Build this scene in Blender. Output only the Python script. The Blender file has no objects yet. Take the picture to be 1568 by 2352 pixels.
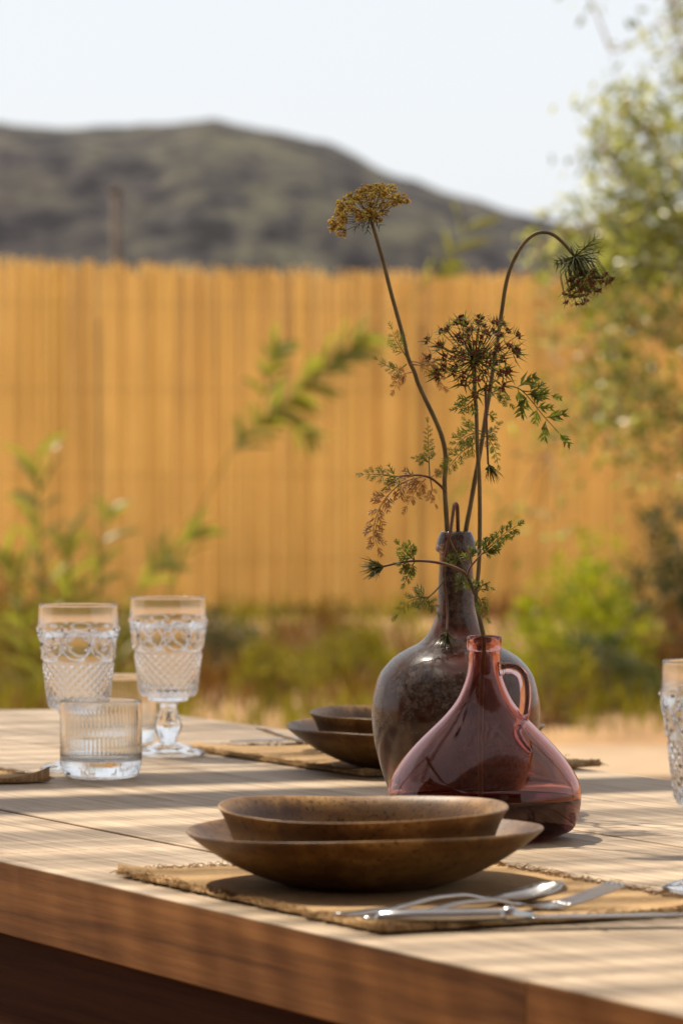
import bpy, bmesh, math, random
from mathutils import Vector, Matrix, noise

R = random.Random(11)
scene = bpy.context.scene
COL = scene.collection

# ------------------------------------------------------------------ camera
FPX = 9300.0                      # focal length in units of a 1568 px wide frame
CZ = 1.064                        # lens height; table top is at 0.75
TZ = 0.75
PITCH = math.atan(126 / FPX)
cam_d = bpy.data.cameras.new('camera')
cam = bpy.data.objects.new('camera', cam_d)
COL.objects.link(cam)
cam.location = (0, 0, CZ)
cam.rotation_euler = (math.pi / 2 - PITCH, 0, 0)
cam_d.sensor_fit = 'HORIZONTAL'
cam_d.sensor_width = 24
cam_d.lens = FPX / 1568 * 24
cam_d.clip_start = 0.05
cam_d.clip_end = 8000
cam_d.dof.use_dof = True
cam_d.dof.focus_distance = 3.40
cam_d.dof.aperture_fstop = 10.3
scene.camera = cam

# ------------------------------------------------------------------ light
SUN = Vector((-0.34, 0.36, 0.87)).normalized()
world = bpy.data.worlds.new('World')
scene.world = world
world.use_nodes = True
wn = world.node_tree.nodes
wl = world.node_tree.links
wn.clear()
sky = wn.new('ShaderNodeTexSky')
sky.sky_type = 'NISHITA'
sky.sun_disc = False
sky.sun_elevation = math.asin(SUN.z)
sky.sun_rotation = math.atan2(SUN.x, SUN.y) % (2 * math.pi)
sky.air_density = 1.0
sky.dust_density = 2.0
sky.ozone_density = 0.6
# thin bright high haze over the whole sky
tcw = wn.new('ShaderNodeTexCoord')
cn = wn.new('ShaderNodeTexNoise'); cn.inputs['Scale'].default_value = 2.2; cn.inputs['Detail'].default_value = 4
wl.new(tcw.outputs['Generated'], cn.inputs['Vector'])
cr = wn.new('ShaderNodeValToRGB')
cr.color_ramp.elements[0].position = .3; cr.color_ramp.elements[0].color = (.86, .88, .925, 1)
cr.color_ramp.elements[1].position = .7; cr.color_ramp.elements[1].color = (.93, .94, .965, 1)
wl.new(cn.outputs[0], cr.inputs[0])
hz = wn.new('ShaderNodeMix'); hz.data_type = 'RGBA'
hz.inputs[0].default_value = .84
hs = wn.new('ShaderNodeVectorMath'); hs.operation = 'SCALE'; hs.inputs['Scale'].default_value = 5.15
wl.new(cr.outputs[0], hs.inputs[0])
wl.new(sky.outputs[0], hz.inputs[6]); wl.new(hs.outputs[0], hz.inputs[7])
bg = wn.new('ShaderNodeBackground')
bg.inputs['Strength'].default_value = 0.10
wo = wn.new('ShaderNodeOutputWorld')
wl.new(hz.outputs[2], bg.inputs[0])
wl.new(bg.outputs[0], wo.inputs[0])

sun_d = bpy.data.lights.new('sun', 'SUN')
sun_d.energy = 4.2
sun_d.angle = math.radians(0.8)
sun_d.color = (1.0, 0.91, 0.77)
sun = bpy.data.objects.new('sun', sun_d)
COL.objects.link(sun)
sun.location = (-3, -1, 8)
sun.rotation_euler = SUN.to_track_quat('Z', 'Y').to_euler()

scene.view_settings.view_transform = 'Standard'
scene.view_settings.look = 'None'
scene.view_settings.exposure = 0.97
scene.view_settings.gamma = 1
scene.view_settings.use_curve_mapping = False
cy = scene.cycles
cy.use_denoising = True
cy.max_bounces = 14
cy.transmission_bounces = 14
cy.glossy_bounces = 6
cy.diffuse_bounces = 4
cy.transparent_max_bounces = 12
cy.sample_clamp_indirect = 6.0
cy.blur_glossy = 0.3

# ------------------------------------------------------------------ helpers
CA, SA = math.cos(PITCH), math.sin(PITCH)
FWD = Vector((0, CA, -SA)); UP = Vector((0, SA, CA))
CAMP = Vector((0, 0, CZ))


def ray(x, y):
    return FWD + Vector(((x - 784) / FPX, 0, 0)) + UP * ((1176 - y) / FPX)


def at(x, y, Y):
    d = ray(x, y)
    return CAMP + d * (Y / d.y)


def on(x, y, z=TZ):
    d = ray(x, y)
    return CAMP + d * ((z - CZ) / d.z)


def wpos(o):
    p = Vector((0, 0, 0))
    while o is not None:
        p = p + Vector(o.location)
        o = o.parent
    return p


def tag(o, label=None, cat=None, group=None, kind=None):
    if label: o['label'] = label
    if cat: o['category'] = cat
    if group: o['group'] = group
    if kind: o['kind'] = kind
    return o


def thing(name, label, cat, loc, group=None, rotz=0.0):
    o = bpy.data.objects.new(name, None)
    o.empty_display_size = 0.05
    COL.objects.link(o)
    o.location = loc
    o.rotation_euler = (0, 0, rotz)
    return tag(o, label, cat, group)


def link_mesh(name, me, mat, parent=None):
    o = bpy.data.objects.new(name, me)
    COL.objects.link(o)
    if mat is not None and not me.materials:
        me.materials.append(mat)
    if parent is not None:
        o.parent = parent
    return o


class MB:
    """collects verts and faces"""
    def __init__(self):
        self.v = []; self.f = []

    def add(self, vs, fs):
        b = len(self.v)
        self.v.extend([tuple(p) for p in vs])
        self.f.extend([tuple(i + b for i in f) for f in fs])

    def tube(self, pts, rad, n=8, caps=True):
        pts = [Vector(p) for p in pts]
        m = len(pts)
        if not hasattr(rad, '__len__'): rad = [rad] * m
        t0 = (pts[1] - pts[0]).normalized()
        nrm = t0.orthogonal().normalized()
        vs = []; fs = []
        for i in range(m):
            if i == 0: t = pts[1] - pts[0]
            elif i == m - 1: t = pts[-1] - pts[-2]
            else: t = pts[i + 1] - pts[i - 1]
            t.normalize()
            nrm = (nrm - t * nrm.dot(t))
            if nrm.length < 1e-6: nrm = t.orthogonal()
            nrm.normalize()
            bn = t.cross(nrm)
            for k in range(n):
                a = 2 * math.pi * k / n
                vs.append(pts[i] + (nrm * math.cos(a) + bn * math.sin(a)) * rad[i])
        for i in range(m - 1):
            for k in range(n):
                a = i * n + k; b = i * n + (k + 1) % n
                fs.append((a, b, b + n, a + n))
        if caps:
            fs.append(tuple(range(n))[::-1])
            fs.append(tuple((m - 1) * n + k for k in range(n)))
        self.add(vs, fs)

    def box(self, c, s, rz=0.0):
        cx, cy_, cz = c; sx, sy, sz = s[0] / 2, s[1] / 2, s[2] / 2
        ca, sa = math.cos(rz), math.sin(rz)
        vs = []
        for z in (-sz, sz):
            for x, y in ((-sx, -sy), (sx, -sy), (sx, sy), (-sx, sy)):
                vs.append((cx + x * ca - y * sa, cy_ + x * sa + y * ca, cz + z))
        self.add(vs, [(3, 2, 1, 0), (4, 5, 6, 7), (0, 1, 5, 4), (1, 2, 6, 5), (2, 3, 7, 6), (3, 0, 4, 7)])

    def blade(self, p, d, L, W, nrm, fold=0.25, bend=0.0, wide=0.4):
        """small pointed leaf, two faces folded on the midrib"""
        p = Vector(p); d = Vector(d).normalized(); nrm = Vector(nrm)
        s = d.cross(nrm)
        if s.length < 1e-5: s = d.orthogonal()
        s.normalize(); n2 = s.cross(d).normalized()
        a = p; m = p + d * (L * wide) + n2 * (bend * L * 0.3)
        l = m + s * W * .5 + n2 * W * fold; r = m - s * W * .5 + n2 * W * fold
        tip = p + d * L - n2 * (bend * L * 0.5)
        self.add([a, r, m, l, tip], [(0, 1, 2), (0, 2, 3), (2, 1, 4), (3, 2, 4)])

    def strap(self, p, d, L, W, droop, side=None, n=7, twist=0.0):
        """long leaf strip, tapered, drooping with gravity"""
        p = Vector(p); d = Vector(d).normalized()
        s = Vector(side) if side is not None else d.cross(Vector((0, 0, 1)))
        if s.length < 1e-4: s = Vector((1, 0, 0))
        s.normalize()
        vs = []
        q = p.copy()
        for i in range(n):
            t = i / (n - 1)
            w = W * .5 * (math.sin(math.pi * min(1, .18 + .82 * t) ** .8) ** .7 if t < .995 else 0.01)
            dd = d.copy(); dd.z -= droop * t * 1.6; dd.normalize()
            s2 = (s - dd * s.dot(dd)).normalized()
            nn = s2.cross(dd)
            if twist: s2 = (s2 * math.cos(twist * t) + nn * math.sin(twist * t))
            vs += [q + s2 * w + nn * w * .3, q - nn * w * .1, q - s2 * w + nn * w * .3]
            q = q + dd * (L / (n - 1))
        fs = []
        for i in range(n - 1):
            a = 3 * i
            fs += [(a, a + 1, a + 4, a + 3), (a + 1, a + 2, a + 5, a + 4)]
        self.add(vs, fs)

    def mesh(self, name, smooth=True, off=None):
        me = bpy.data.meshes.new(name)
        vs = self.v
        if off is not None:
            vs = [(a - off[0], b - off[1], c - off[2]) for a, b, c in vs]
        me.from_pydata(vs, [], self.f)
        if smooth:
            me.polygons.foreach_set('use_smooth', [True] * len(me.polygons))
        me.update()
        return me

    def build(self, name, mat, parent=None, smooth=True, world=False, kind=None):
        off = wpos(parent) if (world and parent is not None) else None
        o = link_mesh(name, self.mesh(name, smooth, off), mat, parent)
        if kind: o['kind'] = kind
        return o


def lathe(prof, seg=64, fn=None, closed=True):
    """revolve (r,z) points; fn(r,z,theta,i) -> (r,z). Points of r 0 become poles."""
    mb = MB()
    vs = []; fs = []; rows = []
    for i, (r, z) in enumerate(prof):
        if r < 1e-7:
            rows.append((len(vs), 1)); vs.append((0, 0, z)); continue
        rows.append((len(vs), seg))
        for k in range(seg):
            t = 2 * math.pi * k / seg
            rr, zz = (r, z) if fn is None else fn(r, z, t, i)
            vs.append((rr * math.cos(t), rr * math.sin(t), zz))
    for (a, na), (b, nb) in zip(rows, rows[1:]):
        for k in range(seg):
            k2 = (k + 1) % seg
            if na == 1 and nb == 1: continue
            if na == 1: fs.append((a, b + k2, b + k))
            elif nb == 1: fs.append((a + k, a + k2, b))
            else: fs.append((a + k, a + k2, b + k2, b + k))
    mb.add(vs, fs)
    return mb


def spline(pts, per=8):
    """Catmull-Rom through points (tuples of any length)"""
    pts = [Vector(p) for p in pts]
    out = []
    P = [pts[0] * 2 - pts[1]] + pts + [pts[-1] * 2 - pts[-2]]
    for i in range(1, len(P) - 2):
        a, b, c, d = P[i - 1], P[i], P[i + 1], P[i + 2]
        for k in range(per):
            t = k / per
            out.append(.5 * ((2 * b) + (c - a) * t + (2 * a - 5 * b + 4 * c - d) * t * t + (3 * b - a - 3 * c + d) * t ** 3))
    out.append(pts[-1])
    return out


def fix_normals(o):
    bm = bmesh.new(); bm.from_mesh(o.data)
    bmesh.ops.recalc_face_normals(bm, faces=bm.faces)
    bm.to_mesh(o.data); bm.free()


# ------------------------------------------------------------------ materials
def M(name):
    m = bpy.data.materials.new(name); m.use_nodes = True
    nt = m.node_tree
    return m, nt, nt.nodes, nt.links, nt.nodes['Principled BSDF']


def node(nt, t, **kw):
    n = nt.nodes.new(t)
    for k, v in kw.items():
        if k in n.inputs: n.inputs[k].default_value = v
        else: setattr(n, k, v)
    return n


def ramp(nt, fac, stops):
    r = nt.nodes.new('ShaderNodeValToRGB')
    el = r.color_ramp.elements
    while len(el) < len(stops): el.new(.5)
    for e, (p, c) in zip(el, stops):
        e.position = p; e.color = (*c, 1) if len(c) == 3 else c
    nt.links.new(fac, r.inputs[0])
    return r


def coords(nt, scale=(1, 1, 1), rot=(0, 0, 0), kind='Object', vec=None):
    mp = nt.nodes.new('ShaderNodeMapping')
    mp.inputs['Scale'].default_value = scale
    mp.inputs['Rotation'].default_value = rot
    if vec is None:
        tc = nt.nodes.new('ShaderNodeTexCoord')
        vec = tc.outputs[kind]
    nt.links.new(vec, mp.inputs[0])
    return mp.outputs[0]


def noise_n(nt, vec, scale, detail=4, rough=.55, dist=0.0):
    n = node(nt, 'ShaderNodeTexNoise', Scale=scale, Detail=detail, Roughness=rough, Distortion=dist)
    if vec is not None: nt.links.new(vec, n.inputs['Vector'])
    return n


def bump(nt, h, strength, dist, bsdf):
    b = node(nt, 'ShaderNodeBump', Strength=strength, Distance=dist)
    nt.links.new(h, b.inputs['Height']); nt.links.new(b.outputs[0], bsdf.inputs['Normal'])
    return b


def mixc(nt, fac, a, b, mode='MIX'):
    n = nt.nodes.new('ShaderNodeMix'); n.data_type = 'RGBA'; n.blend_type = mode
    for s, v in ((n.inputs[0], fac), (n.inputs[6], a), (n.inputs[7], b)):
        if hasattr(v, 'is_linked') or hasattr(v, 'links'): nt.links.new(v, s)
        elif isinstance(v, (int, float)): s.default_value = v
        else: s.default_value = (*v, 1) if len(v) == 3 else v
    return n.outputs[2]


def plain(name, col, rough=.7, spec=.3, var=.15, scale=20, metal=0.0):
    m, nt, N, L, b = M(name)
    n = noise_n(nt, coords(nt), scale, 5)
    lo = tuple(c * (1 - var) for c in col); hi = tuple(min(1, c * (1 + var)) for c in col)
    r = ramp(nt, n.outputs[0], [(.3, lo), (.7, hi)])
    L.new(r.outputs[0], b.inputs['Base Color'])
    b.inputs['Roughness'].default_value = rough
    b.inputs['Specular IOR Level'].default_value = spec
    b.inputs['Metallic'].default_value = metal
    return m


def wood(name, pale, mid, dark, rough=.6, spec=.3):
    """boards with the grain along local x; each board takes its own cut"""
    m, nt, N, L, b = M(name)
    tc = N.new('ShaderNodeTexCoord'); oi = N.new('ShaderNodeObjectInfo')
    cmb = N.new('ShaderNodeCombineXYZ')
    mul = node(nt, 'ShaderNodeMath', operation='MULTIPLY'); mul.inputs[1].default_value = 37.0
    L.new(oi.outputs['Random'], mul.inputs[0])
    L.new(mul.outputs[0], cmb.inputs[0]); L.new(mul.outputs[0], cmb.inputs[2])
    ad = node(nt, 'ShaderNodeVectorMath', operation='ADD')
    L.new(tc.outputs['Object'], ad.inputs[0]); L.new(cmb.outputs[0], ad.inputs[1])
    v1 = coords(nt, (1.4, 22, 22), vec=ad.outputs[0])
    n1 = noise_n(nt, v1, 1.6, 6, .62, .6)
    v2 = coords(nt, (4, 170, 170), vec=ad.outputs[0])
    n2 = noise_n(nt, v2, 1.0, 5, .7)
    v3 = coords(nt, (2.2, 4, 4), vec=ad.outputs[0])
    n3 = noise_n(nt, v3, 1.3, 3)
    c1 = ramp(nt, n1.outputs[0], [(.28, dark), (.46, mid), (.68, pale)])
    c2 = ramp(nt, n2.outputs[0], [(.34, (.52, .47, .42)), (.58, (1, 1, 1))])
    c = mixc(nt, .8, c1.outputs[0], c2.outputs[0], 'MULTIPLY')
    c3 = ramp(nt, n3.outputs[0], [(.3, (.8, .77, .74)), (.7, (1.0, 1.0, 1.0))])
    c = mixc(nt, 1.0, c, c3.outputs[0], 'MULTIPLY')
    br = ramp(nt, oi.outputs['Random'], [(0, (.86, .85, .84)), (1, (1.06, 1.05, 1.03))])
    c = mixc(nt, 1.0, c, br.outputs[0], 'MULTIPLY')
    L.new(c, b.inputs['Base Color'])
    b.inputs['Roughness'].default_value = rough
    b.inputs['Specular IOR Level'].default_value = spec
    bump(nt, n2.outputs[0], .35, .0006, b)
    return m


def glass(name, col=(1, 1, 1), ior=1.47, rough=0.0):
    m, nt, N, L, b = M(name)
    N.remove(b)
    g = node(nt, 'ShaderNodeBsdfGlass', IOR=ior, Roughness=rough)
    g.inputs['Color'].default_value = (*col, 1)
    L.new(g.outputs[0], N['Material Output'].inputs['Surface'])
    return m


def leaf_mat(name, cols, trans=.45, rough=.45, spec=.4):
    """leaf: colour varies leaf by leaf, thin and partly see-through to light"""
    m, nt, N, L, b = M(name)
    g = N.new('ShaderNodeNewGeometry')
    k = len(cols)
    r = ramp(nt, g.outputs['Random Per Island'], [(i / max(1, k - 1), c) for i, c in enumerate(cols)])
    L.new(r.outputs[0], b.inputs['Base Color'])
    b.inputs['Roughness'].default_value = rough
    b.inputs['Specular IOR Level'].default_value = spec
    t = N.new('ShaderNodeBsdfTranslucent')
    tcol = mixc(nt, 1.0, r.outputs[0], (1.25, 1.3, .7), 'MULTIPLY')
    L.new(tcol, t.inputs[0])
    mx = node(nt, 'ShaderNodeMixShader'); mx.inputs[0].default_value = trans
    L.new(b.outputs[0], mx.inputs[1]); L.new(t.outputs[0], mx.inputs[2])
    L.new(mx.outputs[0], N['Material Output'].inputs['Surface'])
    return m


def stoneware(name):
    m, nt, N, L, b = M(name)
    v = coords(nt)
    n1 = noise_n(nt, v, 22, 7, .65, .4)
    n2 = noise_n(nt, v, 260, 3, .6)
    n3 = noise_n(nt, v, 900, 2, .5)
    a = ramp(nt, n1.outputs[0], [(.3, (.068, .029, .008)), (.5, (.172, .092, .028)), (.72, (.33, .205, .078))])
    s = ramp(nt, n2.outputs[0], [(.35, (.16, .11, .08)), (.43, (1, 1, 1))])
    c = mixc(nt, .75, a.outputs[0], s.outputs[0], 'MULTIPLY')
    s2 = ramp(nt, n3.outputs[0], [(.35, (.7, .66, .6)), (.6, (1.12, 1.1, 1.05))])
    c = mixc(nt, .7, c, s2.outputs[0], 'MULTIPLY')
    sp = N.new('ShaderNodeSeparateXYZ'); L.new(v, sp.inputs[0])
    ad = node(nt, 'ShaderNodeMath', operation='MULTIPLY_ADD'); ad.inputs[1].default_value = .012
    L.new(n1.outputs[0], ad.inputs[0]); L.new(sp.outputs[2], ad.inputs[2])
    zr = ramp(nt, ad.outputs[0], [(.036, (1, 1, 1)), (.0425, (.62, .5, .42)), (.0465, (.8, .72, .66)), (.0495, (1.5, 1.45, 1.35))])
    c = mixc(nt, .85, c, zr.outputs[0], 'MULTIPLY')
    L.new(c, b.inputs['Base Color'])
    b.inputs['Roughness'].default_value = .46
    b.inputs['Specular IOR Level'].default_value = .38
    bump(nt, n2.outputs[0], .18, .0005, b)
    return m


MAT = {}
MAT['wood'] = wood('weathered_oak', (.52, .41, .288), (.425, .325, .218), (.29, .208, .128), .62)
MAT['edge_wood'] = wood('brown_edge_wood', (.43, .20, .062), (.32, .138, .04), (.14, .054, .015), .55, .2)  # darker, more saturated brown for the side faces of the boards
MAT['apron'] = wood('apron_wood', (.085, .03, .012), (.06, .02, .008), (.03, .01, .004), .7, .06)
MAT['stone'] = stoneware('brown_stoneware')
MAT['glass'] = glass('clear_glass', (.985, .985, .98), 1.5)
MAT['pressed'] = glass('pressed_glass', (.99, .99, .99), 1.5, .11)
MAT['purple'] = glass('purple_glass', (.86, .685, .665), 1.47)
MAT['liquid'] = glass('dark_liquid', (.33, .19, .20), 1.34)
MAT['stem'] = plain('stem_green', (.15, .115, .05), .6, .3, .35, 60)
MAT['stem_red'] = plain('stem_reddish', (.13, .062, .04), .6, .3, .3, 60)
MAT['twig'] = plain('twig_bark', (.27, .18, .10), .9, .1, .3, 25)
MAT['carrot_leaf'] = leaf_mat('carrot_leaf', [(.085, .10, .026), (.13, .145, .035), (.19, .185, .05)], .5)
MAT['dry_leaf'] = leaf_mat('dry_leaf', [(.26, .12, .055), (.34, .16, .08), (.24, .15, .06)], .4)
MAT['floret_dark'] = leaf_mat('floret_dark', [(.19, .062, .052), (.27, .095, .075), (.17, .085, .04)], .35, .7, .1)
MAT['floret_gold'] = leaf_mat('floret_gold', [(.38, .28, .07), (.48, .38, .12), (.42, .19, .10)], .5, .7, .1)
MAT['olive_leaf'] = leaf_mat('olive_leaf', [(.06, .075, .008), (.18, .195, .016), (.50, .48, .20), (.10, .115, .010), (.29, .29, .04)], .45, .3, .6)
MAT['bush_leaf'] = leaf_mat('bush_leaf', [(.13, .16, .004), (.27, .28, .006), (.38, .35, .02)], .5, .5, .3)
MAT['dark_leaf'] = leaf_mat('dark_leaf', [(.035, .05, .016), (.06, .075, .022), (.09, .085, .03)], .35, .5, .3)
MAT['cane_leaf'] = leaf_mat('cane_leaf', [(.12, .125, .012), (.30, .31, .018), (.66, .62, .33), (.18, .175, .012), (.46, .43, .035), (.24, .24, .016)], .5, .4, .5)
MAT['weed_leaf'] = leaf_mat('weed_leaf', [(.15, .125, .006), (.23, .185, .010), (.08, .075, .006), (.38, .30, .05)], .45, .6, .2)
MAT['dry_weed'] = leaf_mat('dry_weed', [(.12, .05, .012), (.20, .095, .022), (.07, .032, .009)], .35, .7, .15)

# cutlery
m, nt, N, L, b = M('steel')
n = noise_n(nt, coords(nt, (30, 400, 400)), 1.0, 3)
r = ramp(nt, n.outputs[0], [(.3, (.17,) * 3), (.7, (.28,) * 3)])
L.new(r.outputs[0], b.inputs['Roughness'])
b.inputs['Base Color'].default_value = (.50, .485, .46, 1)
b.inputs['Metallic'].default_value = 1
MAT['steel'] = m

# dusty demijohn
m, nt, N, L, b = M('dusty_brown_glass')
v = coords(nt)
n1 = noise_n(nt, v, 17, 8, .68, .6)
n2 = noise_n(nt, v, 170, 6, .75)
n3 = noise_n(nt, coords(nt, (40, 40, 9)), 1.0, 6, .65)
b.inputs['Transmission Weight'].default_value = 1.0
b.inputs['Base Color'].default_value = (.52, .22, .075, 1)
b.inputs['Roughness'].default_value = .12
b.inputs['IOR'].default_value = 1.45
dst = N.new('ShaderNodeBsdfPrincipled')
dc = ramp(nt, n2.outputs[0], [(.36, (.034, .025, .020)), (.62, (.165, .13, .108))])
L.new(dc.outputs[0], dst.inputs['Base Color'])
dst.inputs['Roughness'].default_value = .55
dst.inputs['Specular IOR Level'].default_value = .3
f1 = ramp(nt, n1.outputs[0], [(.40, (.14,) * 3), (.60, (.92,) * 3)])
f2 = ramp(nt, n2.outputs[0], [(.36, (.35,) * 3), (.58, (1,) * 3)])
fac = mixc(nt, .8, f1.outputs[0], f2.outputs[0], 'MULTIPLY')
f3 = ramp(nt, n3.outputs[0], [(.3, (.7,) * 3), (.65, (1.1,) * 3)])
fac = mixc(nt, .7, fac, f3.outputs[0], 'MULTIPLY')
mx = N.new('ShaderNodeMixShader')
L.new(fac, mx.inputs[0]); L.new(b.outputs[0], mx.inputs[1]); L.new(dst.outputs[0], mx.inputs[2])
L.new(mx.outputs[0], N['Material Output'].inputs['Surface'])
rg = ramp(nt, n2.outputs[0], [(.3, (.22,) * 3), (.7, (.5,) * 3)])
L.new(rg.outputs[0], dst.inputs['Roughness'])
MAT['demijohn'] = m

# woven mat
m, nt, N, L, b = M('jute_weave')
v = coords(nt)
wx = node(nt, 'ShaderNodeTexWave', Scale=170.0, Distortion=1.2, Detail=2.0); wx.bands_direction = 'X'
wy = node(nt, 'ShaderNodeTexWave', Scale=170.0, Distortion=1.2, Detail=2.0); wy.bands_direction = 'Y'
L.new(v, wx.inputs[0]); L.new(v, wy.inputs[0])
h = mixc(nt, .5, wx.outputs[0], wy.outputs[0])
nn = noise_n(nt, v, 35, 6, .65)
nf = noise_n(nt, coords(nt, (1, 1, 1)), 600, 3, .6)
c = ramp(nt, nn.outputs[0], [(.3, (.40, .25, .12)), (.7, (.53, .36, .19))])
c2 = ramp(nt, h, [(.15, (.5, .45, .4)), (.6, (1.05, 1.05, 1.05))])
cc = mixc(nt, .8, c.outputs[0], c2.outputs[0], 'MULTIPLY')
c3 = ramp(nt, nf.outputs[0], [(.3, (.7, .7, .7)), (.65, (1.1, 1.1, 1.1))])
cc = mixc(nt, .8, cc, c3.outputs[0], 'MULTIPLY')
L.new(cc, b.inputs['Base Color']); b.inputs['Roughness'].default_value = .95
b.inputs['Specular IOR Level'].default_value = .08
bump(nt, h, .7, .0012, b)
MAT['jute'] = m
MAT['fibre'] = leaf_mat('jute_fibre', [(.26, .14, .055), (.36, .22, .10), (.42, .27, .13)], .25, .9, .05)

# reed fence
m, nt, N, L, b = M('dry_reed')
g = N.new('ShaderNodeNewGeometry')
ra = ramp(nt, g.outputs['Random Per Island'], [(0, (.66, .43, .125)), (.45, (.74, .50, .155)), (1, (.82, .58, .205))])
nv = noise_n(nt, coords(nt, (45, 45, .9)), 1.0, 5, .65)
rb = ramp(nt, nv.outputs[0], [(.3, (.90, .87, .83)), (.7, (1.04, 1.03, 1.02))])
nv2 = noise_n(nt, coords(nt, (2.2, 2.2, 1.1)), 1.0, 4, .6)
rb2 = ramp(nt, nv2.outputs[0], [(.33, (.88, .84, .78)), (.66, (1.05, 1.05, 1.04))])
cc = mixc(nt, 1.0, ra.outputs[0], rb.outputs[0], 'MULTIPLY')
cc = mixc(nt, 1.0, cc, rb2.outputs[0], 'MULTIPLY')
L.new(cc, b.inputs['Base Color']); b.inputs['Roughness'].default_value = .55
t = N.new('ShaderNodeBsdfTranslucent'); L.new(cc, t.inputs[0])
mx = node(nt, 'ShaderNodeMixShader'); mx.inputs[0].default_value = .5
L.new(b.outputs[0], mx.inputs[1]); L.new(t.outputs[0], mx.inputs[2])
L.new(mx.outputs[0], N['Material Output'].inputs['Surface'])
MAT['reed'] = m

# soil
m, nt, N, L, b = M('dry_soil')
v = coords(nt)
n1 = noise_n(nt, v, .9, 6, .6); n2 = noise_n(nt, v, 9, 6, .65)
c = ramp(nt, n1.outputs[0], [(.3, (.19, .09, .030)), (.55, (.31, .17, .062)), (.75, (.42, .26, .11))])
c2 = ramp(nt, n2.outputs[0], [(.3, (.72, .7, .68)), (.7, (1.1, 1.1, 1.1))])
L.new(mixc(nt, 1.0, c.outputs[0], c2.outputs[0], 'MULTIPLY'), b.inputs['Base Color'])
b.inputs['Roughness'].default_value = .95
bump(nt, n2.outputs[0], .8, .04, b)
MAT['soil'] = m
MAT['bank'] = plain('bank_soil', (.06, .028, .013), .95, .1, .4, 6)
MAT['path'] = plain('path_gravel', (.31, .215, .13), .9, .2, .18, 5)

# hill scrub
m, nt, N, L, b = M('hill_scrub')
v = coords(nt)
n1 = noise_n(nt, v, .13, 5, .6, .3); n2 = noise_n(nt, v, .6, 4, .6); n3 = noise_n(nt, v, .035, 3)
c = ramp(nt, n1.outputs[0], [(.41, (.022, .021, .024)), (.47, (.051, .046, .048)), (.53, (.059, .055, .048)), (.62, (.092, .086, .066))])
c2 = ramp(nt, n2.outputs[0], [(.35, (.5, .5, .52)), (.62, (1.05, 1.05, 1.05))])
c3 = ramp(nt, n3.outputs[0], [(.35, (.85, .8, .85)), (.65, (1.08, 1.08, 1.0))])
cc = mixc(nt, .8, c.outputs[0], c2.outputs[0], 'MULTIPLY')
L.new(mixc(nt, 1.0, cc, c3.outputs[0], 'MULTIPLY'), b.inputs['Base Color'])
b.inputs['Roughness'].default_value = .95; b.inputs['Specular IOR Level'].default_value = .1
MAT['hill'] = m
MAT['pole'] = plain('rusty_pole', (.105, .075, .055), .8, .2, .3, 4)
MAT['plaster'] = plain('brown_plaster', (.13, .075, .045), .9, .1, .15, 3)
MAT['slat'] = plain('bamboo_slat', (.30, .20, .11), .7, .2, .25, 4)

# ------------------------------------------------------------------ ground, path, hill
def ground_z(x, y):
    z = 0.0
    if y > 21.6:
        t = min(1, (y - 21.6) / .9); z = .16 * t * t * (3 - 2 * t)
    return z


mb = MB()
ys = [-60, -10, -3, 0, 3, 6, 9, 11] + [12 + i * .5 for i in range(28)] + [26.5, 28, 32, 40, 60, 120, 240, 500, 1200, 3500]
xs = [-3500, -1200, -400, -120, -50, -25, -14] + [-10 + i for i in range(21)] + [14, 25, 50, 120, 400, 1200, 3500]
vs = []; fs = []
for y in ys:
    for x in xs:
        near = 11 < y < 40 and abs(x) < 14
        vs.append((x, y, ground_z(x, y) + (noise.noise((x * 1.3, y * 1.3, 0)) * .02 if near else 0)))
nx = len(xs)
for j in range(len(ys) - 1):
    for i in range(nx - 1):
        a = j * nx + i
        fs.append((a, a + 1, a + nx + 1, a + nx))
mb.add(vs, fs)
tag(mb.build('ground', MAT['soil']), kind='structure')

mb = MB()
vs = []; fs = []
for i in range(41):
    x = -10 + i * .5
    for k, yy in enumerate((13.1, 13.5, 14.0, 14.5)):
        e = .12 * noise.noise((x * .8, yy, 3)) if k in (0, 3) else 0
        vs.append((x, yy + e, ground_z(x, yy) + .028))
for i in range(40):
    for k in range(3):
        a = i * 4 + k
        fs.append((a, a + 4, a + 5, a + 1))
mb.add(vs, fs)
tag(mb.build('path', MAT['path']), kind='structure')

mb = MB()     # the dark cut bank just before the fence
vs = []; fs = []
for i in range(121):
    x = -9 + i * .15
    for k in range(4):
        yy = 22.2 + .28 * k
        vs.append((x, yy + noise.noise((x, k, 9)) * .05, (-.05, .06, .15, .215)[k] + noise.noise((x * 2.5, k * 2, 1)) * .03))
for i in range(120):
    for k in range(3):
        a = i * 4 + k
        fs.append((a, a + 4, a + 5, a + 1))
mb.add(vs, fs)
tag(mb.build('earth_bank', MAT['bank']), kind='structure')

ridge = [(-2600, 330), (-1400, 250), (-700, 240), (-300, 265), (0, 288), (100, 300), (200, 302), (300, 297), (400, 292), (480, 286),
         (560, 300), (650, 312), (760, 333), (850, 376), (950, 416), (1050, 452), (1150, 484), (1240, 505),
         (1400, 535), (1600, 565), (2200, 640), (3200, 760)]


def ridge_y(x):
    for (x0, y0), (x1, y1) in zip(ridge, ridge[1:]):
        if x0 <= x <= x1:
            return y0 + (y1 - y0) * (x - x0) / (x1 - x0)
    return 800


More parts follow.
